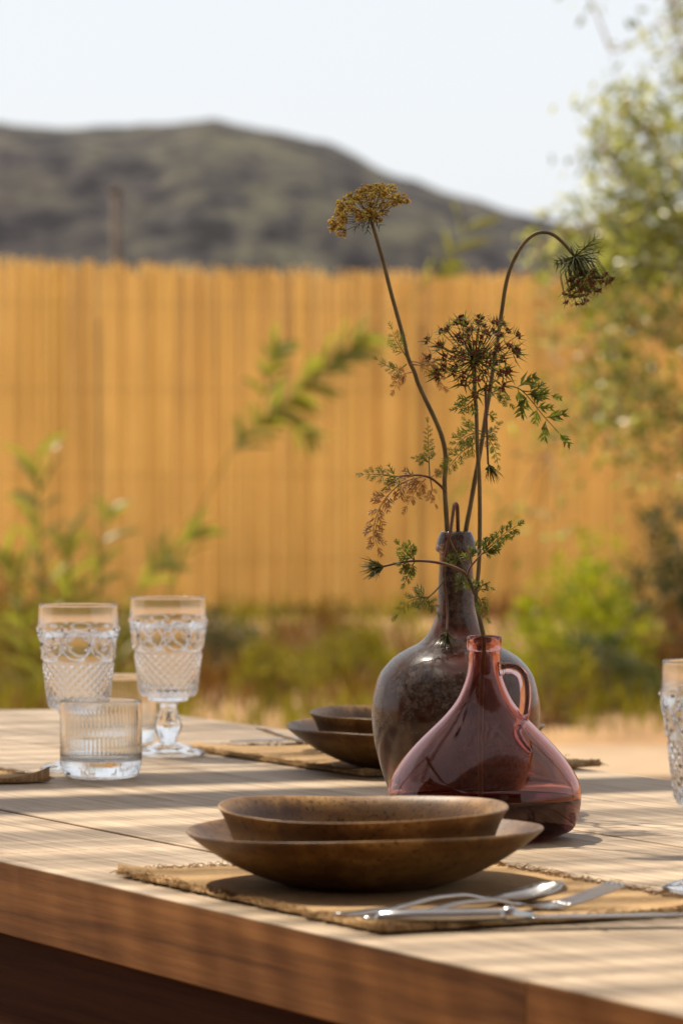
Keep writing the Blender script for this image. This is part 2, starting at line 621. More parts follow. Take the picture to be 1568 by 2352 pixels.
mb = MB()
vs = []; fs = []
NXH, NYH = 420, 30
for i in range(NXH):
    px = -2600 + i * (5800 / (NXH - 1))
    top = at(px, ridge_y(px), 620)
    for j in range(NYH):
        t = j / (NYH - 1)
        Yd = 480 + 240 * t
        tt = min(1, (Yd - 480) / 140)
        zc = -8 + (top.z + 8) * (math.sin(tt * math.pi / 2) ** 1.15) if Yd <= 620 else top.z - (Yd - 620) * .22
        X = (px - 784) / FPX * 620 * (.75 + .25 * min(1, Yd / 620))
        bumpz = noise.fractal((X * .02, Yd * .02, 2), 1.0, 2.0, 4) * 2.2 * (1 if tt < .85 else .25)
        bumpz += noise.fractal((X * .16, Yd * .05, 6), 1.0, 2.0, 3) * .55
        vs.append((X, Yd, zc + bumpz))
for i in range(NXH - 1):
    for j in range(NYH - 1):
        a = i * NYH + j
        fs.append((a, a + NYH, a + NYH + 1, a + 1))
mb.add(vs, fs)
tag(mb.build('hill', MAT['hill']), kind='structure')

# ------------------------------------------------------------------ reed fence
def fence_Y(x):
    return 24.05 + .26 * x


fence = thing('reed_fence', 'tall golden reed screen fence standing across the back of the garden', 'fence', (0, fence_Y(0), .16))
mb = MB()
x = -6.5
while x < 7.2:
    rr = R.uniform(.0055, .0085)
    zb = .17 - .02 * x + R.uniform(-.02, .02)
    zt = 2.165 - .024 * x + .03 * noise.noise((x * .45, 5, 0)) + R.uniform(-.05, .03)
    y0 = fence_Y(x) + R.uniform(-.004, .004)
    lean = R.uniform(-.006, .006)
    vs_ = []
    for zz_, xx_, k_ in ((zb, x, 1.0), (zt, x + lean, .8)):
        for q_ in range(5):
            a_ = math.pi * q_ / 4
            vs_.append((xx_ + rr * k_ * math.cos(a_), y0 - rr * k_ * math.sin(a_), zz_))
    mb.add(vs_, [(q_, q_ + 1, q_ + 6, q_ + 5) for q_ in range(4)])
    x += rr * R.uniform(.95, 1.3)
mb.build('reed', MAT['reed'], fence, world=True, kind='stuff')
for zz in (.45, .95, 1.45, 1.95):
    w = MB(); w.tube([(-6.5, fence_Y(-6.5) - .018, zz), (0, fence_Y(0) - .018, zz + .01), (7.2, fence_Y(7.2) - .018, zz)], .0012, 6)
    w.build('binding_wire', MAT['pole'], fence, world=True)
for px in (-5.8, -3.7, -1.5, .4, 2.6, 4.7, 6.6):
    w = MB(); w.tube([(px, fence_Y(px) + .10, 0), (px, fence_Y(px) + .10, 2.05)], .018, 10)
    w.build('post', MAT['pole'], fence, world=True)

p0 = at(270, 600, 27.5)
pole = thing('rusty_pole', 'thin rusty brown pole rising behind the reed fence below the hill', 'pole', (p0.x, p0.y, .15))
w = MB(); w.tube([(p0.x, p0.y, .1), (p0.x - .01, p0.y, at(262, 440, 27.5).z)], [.036, .03], 10)
w.build('shaft', MAT['pole'], pole, world=True)
w = MB(); w.tube([(p0.x - .01, p0.y, at(262, 440, 27.5).z), (p0.x - .01, p0.y, at(262, 432, 27.5).z)], [.04, .034], 10)
w.build('cap', MAT['pole'], pole, world=True)

# ------------------------------------------------------------------ pergola overhead (casts the stripes on the table)
SD = Vector((.9245, .381, 0)); SN = Vector((-.381, .9245, 0))
PH = 2.7                                    # roof height above the table
sh = Vector((-SUN.x / SUN.z * PH, -SUN.y / SUN.z * PH, 0))
dW = -sh.dot(SN)
perg = thing('pergola', 'pergola of bamboo slats over the table that throws stripes of shade', 'pergola', (-.4, 2.5, 0))
mb = MB()
RR = random.Random(5)


def slat(w0, w1, jit=.004):
    for k in range(1):
        c = (w0 + w1) / 2 + dW
        cpt = SD * R.uniform(.1, .5) + SN * c
        mb.box((cpt.x - sh.x * 0, cpt.y, TZ + PH + RR.uniform(-.02, .02)), (6.4, w1 - w0, .012), math.atan2(SD.y, SD.x) + RR.uniform(-jit, jit))


w = -3.3
while w < 5.9:
    if 3.37 < w < 3.80:
        if w < 3.45:
            slat(3.39, 3.475, .001); slat(3.48, 3.57, .001)
            slat(3.628, 3.71, .001); slat(3.715, 3.79, .001)
        w = 3.83
        continue
    ww = RR.choice((.006, .009, .012, .018)) if w < 3.7 else RR.choice((.008, .012, .018))
    if w < .8: ww = .05  # near-closed slats over and behind the camera, added to cut sky fill
    slat(w, w + ww, .007)
    w += ww + (.008 if w < .8 else RR.choice((.025, .035, .055, .07)) if w < 3.7 else RR.choice((.03, .045, .06)))
mb.build('roof_slat', MAT['slat'], perg, smooth=False, world=True, kind='stuff')
for xx in (-2.6, 2.4):
    b_ = MB(); b_.box((xx, .9, TZ + PH + .07), (.08, 8.8, .10)); b_.build('beam', MAT['slat'], perg, smooth=False, world=True)
    for yy in (-3.3, 5.2):
        b_ = MB(); b_.box((xx, yy, (TZ + PH + .02) / 2), (.09, .09, TZ + PH + .02)); b_.build('post', MAT['slat'], perg, smooth=False, world=True)

# ------------------------------------------------------------------ added walls and ledge, never in frame, blocking sky to darken camera-facing sides
hw_ = thing('sky_block_wall', 'added brown plaster wall out of view behind and left of the table, blocking sky light', 'wall', (0, -3.7, 0))
b_ = MB(); b_.box((0, -3.85, 1.75), (13, .3, 3.5)); b_.build('plaster', MAT['plaster'], hw_, smooth=False, world=True)
b_ = MB(); b_.box((-3.35, -.2, 1.75), (.3, 7.0, 3.5)); b_.build('plaster', MAT['plaster'], hw_, smooth=False, world=True)
b_ = MB(); b_.box((0, -3.62, 3.56), (13.4, .9, .12)); b_.build('block_ledge', MAT['slat'], hw_, smooth=False, world=True)

# ------------------------------------------------------------------ table
UA = math.radians(-62.5)
UU = Vector((math.cos(UA), math.sin(UA), 0)); VV = Vector((-UU.y, UU.x, 0))
V0, V1 = 1.218, 2.097
U0, U1 = -4.66, -1.45
RC = .19
TB = UU * ((U0 + U1) / 2) + VV * ((V0 + V1) / 2)
table = thing('dining_table', 'long wooden dining table of pale weathered boards with rounded corners', 'table', (TB.x, TB.y, 0), rotz=UA)
HU, HV = (U1 - U0) / 2, (V1 - V0) / 2
outline = []
for cx, cy_, a0 in ((HU - RC, HV - RC, 0), (-HU + RC, HV - RC, 90), (-HU + RC, -HV + RC, 180), (HU - RC, -HV + RC, 270)):
    for k in range(13):
        a = math.radians(a0 + 90 * k / 12)
        outline.append((cx + RC * math.cos(a), cy_ + RC * math.sin(a)))


dense = []
for i_ in range(len(outline)):
    p_, q_ = Vector((*outline[i_], 0)), Vector((*outline[(i_ + 1) % len(outline)], 0))
    m_ = max(1, int((q_ - p_).length / .035))
    for k_ in range(m_):
        c_ = p_.lerp(q_, k_ / m_)
        e_ = 1 + .0016 * noise.noise((c_.x * 13, c_.y * 13, 7)) / max(.3, c_.length) + .0010 * noise.noise((c_.x * 50, c_.y * 50, 2)) / max(.3, c_.length)
        dense.append((c_.x * e_, c_.y * e_))
outline = dense


def clip(poly, axis, val, keep_greater):
    out = []
    for i in range(len(poly)):
        a, b = poly[i], poly[(i + 1) % len(poly)]
        ia = (a[axis] >= val) == keep_greater; ib = (b[axis] >= val) == keep_greater
        if ia: out.append(a)
        if ia != ib:
            t = (val - a[axis]) / (b[axis] - a[axis])
            out.append((a[0] + (b[0] - a[0]) * t, a[1] + (b[1] - a[1]) * t))
    return out


TH = .057
joints = [[-3.95, -2.965, -2.1], [-4.2, -3.34, -2.45], [-3.75, -2.62, -1.9], [-4.1, -3.15, -2.3], [-3.6, -2.8, -2.05]]
rows = 5
for r_ in range(rows):
    va = -HV + 2 * HV * r_ / rows; vb = -HV + 2 * HV * (r_ + 1) / rows
    us = [-HU - .01] + [j - (U0 + U1) / 2 for j in joints[r_]] + [HU + .01]
    for k in range(len(us) - 1):
        g = R.uniform(.0009, .0022)
        poly = outline
        poly = clip(poly, 0, us[k] + .0005, True); poly = clip(poly, 0, us[k + 1] - .0005, False)
        if r_ > 0: poly = clip(poly, 1, va + g, True)
        if r_ < rows - 1: poly = clip(poly, 1, vb - g, False)
        bm = bmesh.new()
        dz = R.uniform(-.0006, .0004)
        bvs = [bm.verts.new((x_, y_, TZ - TH)) for x_, y_ in poly]
        fc = bm.faces.new(bvs)
        ex = bmesh.ops.extrude_face_region(bm, geom=[fc])
        for v_ in ex['geom']:
            if isinstance(v_, bmesh.types.BMVert): v_.co.z = TZ + dz
        bmesh.ops.recalc_face_normals(bm, faces=bm.faces)
        eds = [e for e in bm.edges if abs(e.verts[0].co.z - e.verts[1].co.z) < 1e-5]
        bmesh.ops.bevel(bm, geom=eds, offset=.0011, segments=2, affect='EDGES', profile=.5)
        me = bpy.data.meshes.new('board'); bm.to_mesh(me); bm.free()
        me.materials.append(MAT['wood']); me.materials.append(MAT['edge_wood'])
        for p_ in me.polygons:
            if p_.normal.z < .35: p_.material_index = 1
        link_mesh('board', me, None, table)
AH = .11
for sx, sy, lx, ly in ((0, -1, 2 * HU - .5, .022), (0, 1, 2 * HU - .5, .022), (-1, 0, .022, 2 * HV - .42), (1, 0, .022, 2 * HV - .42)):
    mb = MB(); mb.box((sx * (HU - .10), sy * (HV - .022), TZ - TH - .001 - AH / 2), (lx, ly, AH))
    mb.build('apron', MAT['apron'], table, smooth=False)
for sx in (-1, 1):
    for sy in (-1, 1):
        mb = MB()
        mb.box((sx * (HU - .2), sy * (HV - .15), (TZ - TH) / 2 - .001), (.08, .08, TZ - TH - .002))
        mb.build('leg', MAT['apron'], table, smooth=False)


def uv(p):
    return Vector((p[0], p[1], 0)).dot(UU), Vector((p[0], p[1], 0)).dot(VV)


# ------------------------------------------------------------------ placemats with frayed edges
def placemat(label, u0, u1, v0, v1, group='woven placemats on the table', seed=0, curl=0.0):
    rr = random.Random(seed)
    c = UU * ((u0 + u1) / 2) + VV * ((v0 + v1) / 2)
    root = thing('placemat', label, 'placemat', (c.x, c.y, TZ + .0015), group, UA)
    hu, hv = (u1 - u0) / 2, (v1 - v0) / 2
    nu, nv = 56, 38
    vs = []; fs = []

    def zz(a, b_, e=0):
        return .0022 + .0012 * noise.noise((a * 14 + seed, b_ * 14, e)) + curl * max(0, (abs(a) / hu) ** 6 * (abs(b_) / hv) ** 4) * .006

    for i in range(nu + 1):
        for j in range(nv + 1):
            a = -hu + 2 * hu * i / nu; b_ = -hv + 2 * hv * j / nv
            if i in (0, nu): a += rr.uniform(-.0025, .0025)
            if j in (0, nv): b_ += rr.uniform(-.0025, .0025)
            vs.append((a, b_, zz(a, b_)))
    m_ = nv + 1
    for i in range(nu):
        for j in range(nv):
            q = i * m_ + j
            fs.append((q, q + m_, q + m_ + 1, q + 1))
    # skirt so the cloth has thickness
    per = [i * m_ for i in range(nu + 1)] + [nu * m_ + j for j in range(1, nv + 1)] + [i * m_ + nv for i in range(nu - 1, -1, -1)] + [j for j in range(nv - 1, 0, -1)]
    base = len(vs)
    for q in per: vs.append((vs[q][0], vs[q][1], .0002))
    n_ = len(per)
    for k in range(n_):
        fs.append((per[k], base + k, base + (k + 1) % n_, per[(k + 1) % n_]))
    mb = MB(); mb.add(vs, fs)
    mb.build('cloth', MAT['jute'], root)
    fr = MB()
    for side in range(4):
        L_ = hu if side < 2 else hv
        cnt = int(L_ * 2 * 1000)
        for k in range(cnt):
            t = rr.uniform(-1, 1)
            if side < 2: p = Vector((t * hu, (hv if side else -hv), 0)); d = Vector((0, 1 if side else -1, 0))
            else: p = Vector(((hu if side == 3 else -hu), t * hv, 0)); d = Vector((1 if side == 3 else -1, 0, 0))
            tt = Vector((-d.y, d.x, 0))
            p = p - d * rr.uniform(.0, .010); p.z = rr.uniform(.0006, .0034)
            ln = rr.uniform(.004, .013) * (1.0 + .8 * max(0, noise.noise((t * 9, side, seed))))
            dd = (d + tt * rr.uniform(-1.6, 1.6) + Vector((0, 0, rr.uniform(-.12, .45)))).normalized()
            e = p + dd * ln
            mid = (p + e) / 2 + Vector((rr.uniform(-.002, .002), rr.uniform(-.002, .002), rr.uniform(.0, .0022)))
            e.z = max(.0006, e.z - .002)
            fr.tube([p, mid, e], [.00038, .00032, .0002], 3, caps=False)
    fr.build('frayed_edge', MAT['fibre'], root, kind='stuff')
    return root


placemat('brown woven placemat with frayed edges under the front plate and bowl', -2.763, -2.344, 1.249, 1.527, seed=1, curl=1)
placemat('brown woven placemat under the far plate behind the vases', -3.905, -3.50, 1.85, 2.118, seed=2, curl=1)
placemat('bare frayed placemat cut off by the left frame edge beside the glasses', -4.02, -3.585, 1.27, 1.55, seed=3, curl=2)

# ------------------------------------------------------------------ plates and bowls
def wobble(seed, amp):
    def f(r, z, t, i):
        k = min(1, max(0, z / .045))
        dz = amp * k * (noise.noise((math.cos(t) * .9 + seed, math.sin(t) * .9, 0)) * 2.0 + .5 * math.cos(2 * t + seed))
        dr = 1 + .008 * noise.noise((math.cos(t) + 5, math.sin(t), seed))
        return r * dr, z + dz
    return f


def ware(prof):
    pts = spline([(a, b_, 0) for a, b_ in prof], 5)
    out = [(max(0, p.x), p.y) for p in pts]
    out[0] = (0, out[0][1]); out[-1] = (0, out[-1][1])
    return out


PLATE = ware([(0, .001), (.040, .0008), (.050, 0), (.056, .0008), (.067, .0038), (.0845, .0108), (.1018, .0200), (.117, .0300), (.1285, .0392),
              (.1300, .0414), (.1276, .0419), (.116, .0345), (.100, .0245), (.083, .0155), (.066, .0088), (.046, .0062), (.024, .0056), (0, .0055)])
BOWL = ware([(0, .0012), (.045, .0010), (.066, .0), (.076, .0012), (.0845, .0062), (.0905, .0150), (.0950, .0245), (.0990, .0345), (.1035, .0432),
             (.1054, .0458), (.1040, .0468), (.0990, .0428), (.0940, .0350), (.0895, .0250), (.083, .0155), (.070, .0080), (.036, .006), (.018, .0056), (0, .0055)])


def plate_set(x, y, Y, lp, lb, seed, gp, gb):
    X = (x - 784) / FPX * Y
    pl = thing('plate', lp, 'plate', (X, Y, TZ + .0034), gp)
    o = lathe(PLATE, 96, wobble(seed, .0016)).build('plate_body', MAT['stone'], pl)
    bo = thing('bowl', lb, 'bowl', (X - .001, Y + .002, TZ + .0034 + .0090), gb)
    o2 = lathe(BOWL, 96, wobble(seed + 4, .0021)).build('bowl_body', MAT['stone'], bo)
    for q in (o, o2): fix_normals(q)


plate_set(837, 2045, 2.935, 'wide shallow brown stoneware plate holding the front bowl, nearest the camera',
          'brown speckled stoneware bowl with uneven rim stacked on the front plate', 2.3, 'brown stoneware plates', 'brown stoneware bowls')
plate_set(955, 1771, 4.05, 'brown stoneware plate partly hidden behind the dusty demijohn',
          'small brown bowl on the far plate, half hidden behind the dusty demijohn', 7.7, 'brown stoneware plates', 'brown stoneware bowls')

# ------------------------------------------------------------------ cutlery
def sheet(path_fn, width_fn, n, m_, thick):
    """closed thin solid along local x: path_fn(t)->(x,z), width_fn(t)->half width, dish via m_"""
    top = []; bot = []
    for i in range(n):
        t = i / (n - 1)
        x_, z_, dish = path_fn(t); hw = width_fn(t)
        for j in range(m_):
            s = -1 + 2 * j / (m_ - 1)
            zz = z_ - dish * (1 - s * s)
            top.append((x_, s * hw, zz + thick / 2)); bot.append((x_, s * hw, zz - thick / 2))
    mb = MB(); vs = top + bot; B = len(top); fs = []
    for i in range(n - 1):
        for j in range(m_ - 1):
            a = i * m_ + j
            fs.append((a, a + m_, a + m_ + 1, a + 1)); fs.append((B + a, B + a + 1, B + a + m_ + 1, B + a + m_))
        a = i * m_; fs.append((a, a + m_, B + a + m_, B + a)[::-1])
        a = i * m_ + m_ - 1; fs.append((a, a + m_, B + a + m_, B + a))
    fs.append(tuple(range(m_)) + tuple(B + j for j in range(m_ - 1, -1, -1)))
    e = (n - 1) * m_
    fs.append(tuple(e + j for j in range(m_ - 1, -1, -1)) + tuple(B + e + j for j in range(m_)))
    mb.add(vs, fs)
    return mb


def lerp(tab, t):
    for (a, va), (b_, vb) in zip(tab, tab[1:]):
        if t <= b_:
            k = (t - a) / (b_ - a); k = k * k * (3 - 2 * k)
            return va + (vb - va) * k
    return tab[-1][1]


HZ = [(0, .0026), (.12, .0022), (.30, .0035), (.70, .0098), (.82, .0100), (1, .0058)]
HW = [(0, .0022), (.03, .0055), (.12, .0062), (.5, .0042), (.8, .0028), (.93, .0033), (1, .0045)]


def make_spoon():
    h = sheet(lambda t: (t * .135, lerp(HZ, t), 0), lambda t: lerp(HW, t), 26, 3, .0024)
    bw = [(0, .0042), (.12, .0105), (.35, .0185), (.55, .0205), (.78, .0165), (.93, .0088), (1, .0018)]
    bz = [(0, .0058), (.2, .0064), (.6, .0092), (1, .0140)]
    bo = sheet(lambda t: (.135 + t * .066, lerp(bz, t), .0060 * math.sin(math.pi * t) ** .7), lambda t: lerp(bw, t), 20, 9, .0014)
    return [('handle', h), ('spoon_bowl', bo)]


def make_fork():
    h = sheet(lambda t: (t * .128, lerp(HZ, t), 0), lambda t: lerp(HW, t), 26, 3, .0024)
    nz = [(0, .0058), (.5, .0026), (1, .0040)]
    nw = [(0, .0045), (.35, .0085), (.7, .0125), (1, .0126)]
    nk = sheet(lambda t: (.128 + t * .032, lerp(nz, t), 0.0006), lambda t: lerp(nw, t), 14, 5, .0018)
    parts = [('handle', h), ('fork_head', nk)]
    for k in range(4):
        yy = -.0103 + k * .00687
        tn = sheet(lambda t: (.160 + t * .050, .0040 + .0125 * t ** 1.25, 0), lambda t: .0019 - .0009 * t, 10, 3, .0018)
        tn.v = [(a, b_ + yy, c) for a, b_, c in tn.v]
        parts.append(('tine', tn))
    return parts


def make_knife():
    h = MB()
    h.tube([(0, 0, .0052), (.004, 0, .0054), (.03, 0, .0056), (.07, 0, .0058), (.098, 0, .006), (.104, 0, .006)], [.002, .0050, .0053, .0048, .0042, .004], 12)
    h.v = [(a * .84 - .002, b_ * 1.35, c) for a, b_, c in h.v]
    bo = MB()
    bo.tube([(.083, 0, .006), (.086, 0, .0062), (.090, 0, .0062), (.093, 0, .0055), (.105, 0, .0044)], [.0042, .0060, .0060, .0042, .003], 14)
    bl = sheet(lambda t: (.101 + t * .118, .0042, 0), lambda t: lerp([(0, .004), (.15, .0078), (.7, .0088), (.9, .006), (1, .0012)], t), 22, 3, .0014)
    return [('handle', h), ('bolster', bo), ('blade', bl)]


_cut = {}


def cutlery(kind, maker, label, p, ang, group, pitch=0.0):
    root = thing(kind, label, kind, p, group)
    root.rotation_euler = (0, -pitch, ang)
    if kind not in _cut: _cut[kind] = [(n_, mb_.mesh(n_)) for n_, mb_ in maker()]
    k_ = {'spoon': .945, 'fork': .95, 'knife': 1.0}[kind]
    root.scale = (k_, k_, k_)
    for n_, me in _cut[kind]:
        link_mesh(n_, me, MAT['steel'], root)
    return root


zc = TZ + .0034
a, b_ = on(770, 2122), on(1276, 2083)
cutlery('spoon', make_spoon, 'steel table spoon lying beside the fork on the front placemat', (a.x, a.y, zc), math.atan2(b_.y - a.y, b_.x - a.x), 'steel spoons')
a, b_ = on(833, 2130), on(1418, 2094)
cutlery('fork', make_fork, 'steel fork with tines raised, between the front spoon and the knife', (a.x, a.y, zc), math.atan2(b_.y - a.y, b_.x - a.x), 'steel forks')
a, b_ = on(868, 2140), on(1568, 2128)
cutlery('knife', make_knife, 'steel table knife nearest the camera on the front placemat edge', (a.x, a.y, zc), math.atan2(b_.y - a.y, b_.x - a.x), 'steel knives')
d = -VV
for kind_, mk_, px_, ln_, lab_, grp_, pt_ in (
        ('fork', make_fork, (575, 1743), .21, 'dark looking steel fork beside the far plate, tines raised to the left', 'steel forks', .05),
        ('spoon', make_spoon, (652, 1733), .20, 'steel spoon tucked against the far plate, mostly hidden by it', 'steel spoons', .05),
        ('knife', make_knife, (498, 1724), .235, 'shining steel knife behind the far fork, left of the far plate', 'steel knives', 0)):
    a = on(*px_) - d * ln_
    cutlery(kind_, mk_, lab_, (a.x, a.y, TZ + .0052), math.atan2(d.y, d.x), grp_, pt_)

# ------------------------------------------------------------------ glasses
GOB = [(.0391, .1665), (.03925, .1659), (.0393, .1645), (.0394, .1620), (.0397, .155), (.0403, .1475), (.0408, .1452), (.0406, .1425), (.0395, .138), (.0376, .1255), (.0361, .1155), (.0358, .1125), (.0350, .1105)]


def goblet_r(z):
    tab = GOB
    for (r0, z0), (r1, z1) in zip(tab, tab[1:]):
        if z1 <= z <= z0: return r0 + (r1 - r0) * (z0 - z) / (z0 - z1)
    return tab[-1][0]


_gob = None


def goblet_meshes():
    global _gob
    if _gob: return _gob
    # bowl: outer wall from below up, then inner wall down
    prof = [(0, .0555), (.0112, .0556), (.0122, .0566), (.0195, .0574), (.0212, .0590), (.0215, .0612), (.0225, .0620), (.0276, .0626), (.0292, .0645)]
    nd = 44
    for k in range(nd + 1):
        z = .0655 + (.1085 - .0655) * k / nd
        rr = .0293 + (.0347 - .0293) * (k / nd) ** .85
        prof.append((rr, z))
    i0, i1 = 9, 9 + nd
    prof += [(r_, z_) for r_, z_ in GOB[::-1]]
    prof += [(.0388, .1667), (.0385, .1665), (.0384, .1659), (.0384, .1645), (.0385, .162), (.0388, .15), (.0391, .142), (.0361, .122), (.0334, .10), (.0296, .08), (.0272, .0705), (.022, .0672), (.012, .0662), (0, .066)]

    def fn(r, z, t, i):
        if i0 < i < i1:
            a = t * 24; q = (z - .0655) / .0425 * math.pi * 10
            d1 = abs(math.sin((a + q) / 2)); d2 = abs(math.sin((a - q) / 2))
            return r + .0017 * (min(d1, d2) ** .8) - .0003, z
        return r, z
    bowl = lathe(prof, 240, fn).mesh('bowl')
    # scroll relief
    rel = MB()

    def stroke(pts, rad=.0010):
        p3 = []
        for th, z in pts:
            rr = goblet_r(z) + .0003
            p3.append((rr * math.cos(th), rr * math.sin(th), z))
        rel.tube(p3, rad, 7)
    zc_ = .1275
    for k in range(8):
        th = k * math.pi / 4
        R0 = .0375
        if k % 2 == 0:
            stroke([(th + .0132 / R0 * math.cos(q), zc_ + .0002 + .0152 * math.sin(q)) for q in [2 * math.pi * i / 28 for i in range(29)]], .0011)
            for q in (.5, .85, 2.3, 2.65, 3.3, 5.9):
                stroke([(th + rr_ / R0 * math.cos(q), zc_ + rr_ * 1.15 * math.sin(q)) for rr_ in (.0085, .0105, .0125)], .0011)
        else:
            stroke([(th + .0062 / R0 * math.cos(q), zc_ + .0065 + .0066 * math.sin(q)) for q in [2 * math.pi * i / 18 for i in range(19)]], .0010)
            stroke([(th + .0095 / R0 * s_, zc_ - .0135 + .0055 * s_ * s_ - .0012) for s_ in [-1 + i / 6 for i in range(13)]], .0011)
            stroke([(th + .004 / R0 * s_, zc_ - .0055 + .003 * s_ * s_) for s_ in [-1 + i / 3 for i in range(7)]], .0011)
        tm = th + math.pi / 8
        stroke([(tm + .0055 / R0 * s_, zc_ + .012 * math.sin(s_ * 1.35)) for s_ in [-1 + i / 7 for i in range(15)]], .0010)
        stroke([(tm - .0055 / R0 * s_, zc_ + .009 * math.sin(s_ * 1.35) - .002) for s_ in [-1 + i / 7 for i in range(15)]], .0010)
        stroke([(tm - .0028 / R0, zc_ + .0145), (tm + .0028 / R0, zc_ + .0150)], .0013)
    relief = rel.mesh('scroll_relief')
    oct_ = lambda k: (lambda r, z, t, i: (r * (math.cos(math.pi / 8) / math.cos(((t + .2) % (math.pi / 4)) - math.pi / 8)) ** k, z))
    stem = lathe([(0, .0137), (.0093, .0138), (.0094, .0165), (.0102, .019), (.0124, .0231), (.0146, .0295), (.0150, .0312), (.0146, .0335), (.0128, .039), (.0104, .0448), (.0095, .050), (.0098, .0535), (.0108, .0553), (0, .0554)], 64, oct_(.9)).mesh('stem')
    foot = lathe([(0, 0), (.034, 0), (.0385, .0008), (.0396, .0024), (.0388, .004), (.033, .0062), (.024, .0088), (.0165, .0112), (.0115, .0132), (.0098, .01365), (0, .0136)], 64, oct_(.55)).mesh('foot')
    for me in (bowl, relief, stem, foot):
        bm = bmesh.new(); bm.from_mesh(me); bmesh.ops.recalc_face_normals(bm, faces=bm.faces); bm.to_mesh(me); bm.free()
        me.materials.append(MAT['pressed'] if me in (bowl, relief) else MAT['glass'])
    _gob = [('bowl', bowl), ('scroll_relief', relief), ('stem', stem), ('foot', foot)]
    return _gob


def goblet(x, y, rot, label):
    p = on(x, y)
    root = thing('goblet', label, 'goblet', (p.x, p.y, TZ + .0006), 'pressed glass goblets', rot)
    for n_, me in goblet_meshes(): link_mesh(n_, me, None, root)


goblet(180, 1773, -math.pi / 2, 'clear pressed glass goblet standing behind the front ribbed tumbler at left')
goblet(386, 1737, -math.pi / 2 + .30, 'clear pressed glass goblet with its stem in full view, right of the other left goblet')
goblet(1645, 2050, math.pi * .8, 'clear pressed glass goblet cut off by the right frame edge')

_tum = None


def tumbler(x, y, label):
    global _tum
    p = on(x, y)
    root = thing('tumbler', label, 'tumbler', (p.x, p.y, TZ + .0006), 'ribbed glass tumblers', .1)
    if _tum is None:
        prof = [(0, .0008), (.028, .0006), (.0315, 0), (.0345, .0012), (.0375, .0055), (.0392, .0105)]
        i0 = len(prof) - 1
        prof += [(.0398, .014 + k * .0075) for k in range(8)]
        i1 = len(prof)
        prof += [(.0400, .0685), (.0400, .0715), (.0400, .0745), (.0399, .0755), (.0396, .0760), (.0391, .0760), (.0388, .0755), (.0387, .0745), (.0387, .070), (.0386, .045), (.0384, .025), (.0381, .0215), (.0365, .0185), (.030, .0172), (.015, .0168), (0, .0167)]

        def fn(r, z, t, i):
            if i0 < i < i1: return r + .00055 * abs(math.cos(t * 30)) - .0002, z
            return r, z
        me = lathe(prof, 300, fn).mesh('tumbler_wall')
        bm = bmesh.new(); bm.from_mesh(me); bmesh.ops.recalc_face_normals(bm, faces=bm.faces); bm.to_mesh(me); bm.free()
        _tum = me
    link_mesh('tumbler_wall', _tum, MAT['glass'], root)


tumbler(232, 1788, 'short ribbed glass tumbler standing in front of the left goblet')
tumbler(276, 1712, 'ribbed glass tumbler half hidden behind the two left goblets')

# ------------------------------------------------------------------ purple glass jug bottle
BY = 3.337
BX = (1112 - 784) / FPX * BY
S = .1093e-3
bottle = thing('glass_bottle', 'purple glass bottle with a small handle and dark liquid, holding one stem', 'bottle', (BX, BY, TZ + .0006))
outer = [(0, .0022), (.040, .0018), (.050, 0), (.0575, .0006), (614 * S, .0035), (669 * S, .0068), (699 * S, .0125), (724 * S, .0236), (733 * S, .0345), (716 * S, .0455),
         (664 * S, .0564), (593 * S, .0673), (506 * S, .0783), (406 * S, .0892), (304 * S, .1001), (222 * S, .111), (170 * S, .122), (136 * S, .1329), (121 * S, .143), (118 * S, .1525),
         (119 * S, .1536), (129 * S, .1545), (132 * S, .158), (132 * S, .1635), (129 * S, .1655)]
ot = [(max(0, p.x), p.y) for p in spline([(a, b_, 0) for a, b_ in outer], 4)]
WALL = .0021


def off_prof(pr, d_):
    out = []
    for i in range(len(pr)):
        a = pr[max(0, i - 1)]; c = pr[min(len(pr) - 1, i + 1)]
        tx, tz = c[0] - a[0], c[1] - a[1]; l = math.hypot(tx, tz) or 1
        out.append((max(0, pr[i][0] - tz / l * d_), pr[i][1] + tx / l * d_))
    return out


inn = off_prof(outer[:20], WALL)
inn = [(max(0.0, r_), max(z_, .0038)) for r_, z_ in inn]
inn[0] = (0, .0045)
it = [(max(0, p.x), p.y) for p in spline([(a, b_, 0) for a, b_ in inn], 4)]
it = it + [(.0104, .158), (.0106, .1648), (.0118, .1662)]
prof = ot + [(.0130, .1662)] + it[::-1]
prof[0] = (0, prof[0][1]); prof[-1] = (0, prof[-1][1])


def bw(r, z, t, i):
    k = max(0, min(1, (.15 - z) / .05))
    return r * (1 + .006 * k * noise.noise((math.cos(t) * 1.6, math.sin(t) * 1.6, z * 40))), z


o = lathe(prof, 128, bw).build('bottle_body', MAT['purple'], bottle); fix_normals(o)
lev = .0325
lq = [(0, .0046)] + [(r_ + .0002, z_) for r_, z_ in it if r_ > .002 and z_ < lev - .001 and z_ > .0038]
rl = lq[-1][0]
lq += [(rl + .0001, lev + .0004), (rl - .0015, lev - .0004), (rl - .004, lev - .0008), (0, lev - .0008)]
o = lathe(lq, 96, bw).build('liquid', MAT['liquid'], bottle); fix_normals(o)


def bc(cx, cyy):
    """bottle crop pixel -> local point in the bottle's own frame (front plane)"""
    return ((cx - 754) * S, (1616 - cyy) * S)


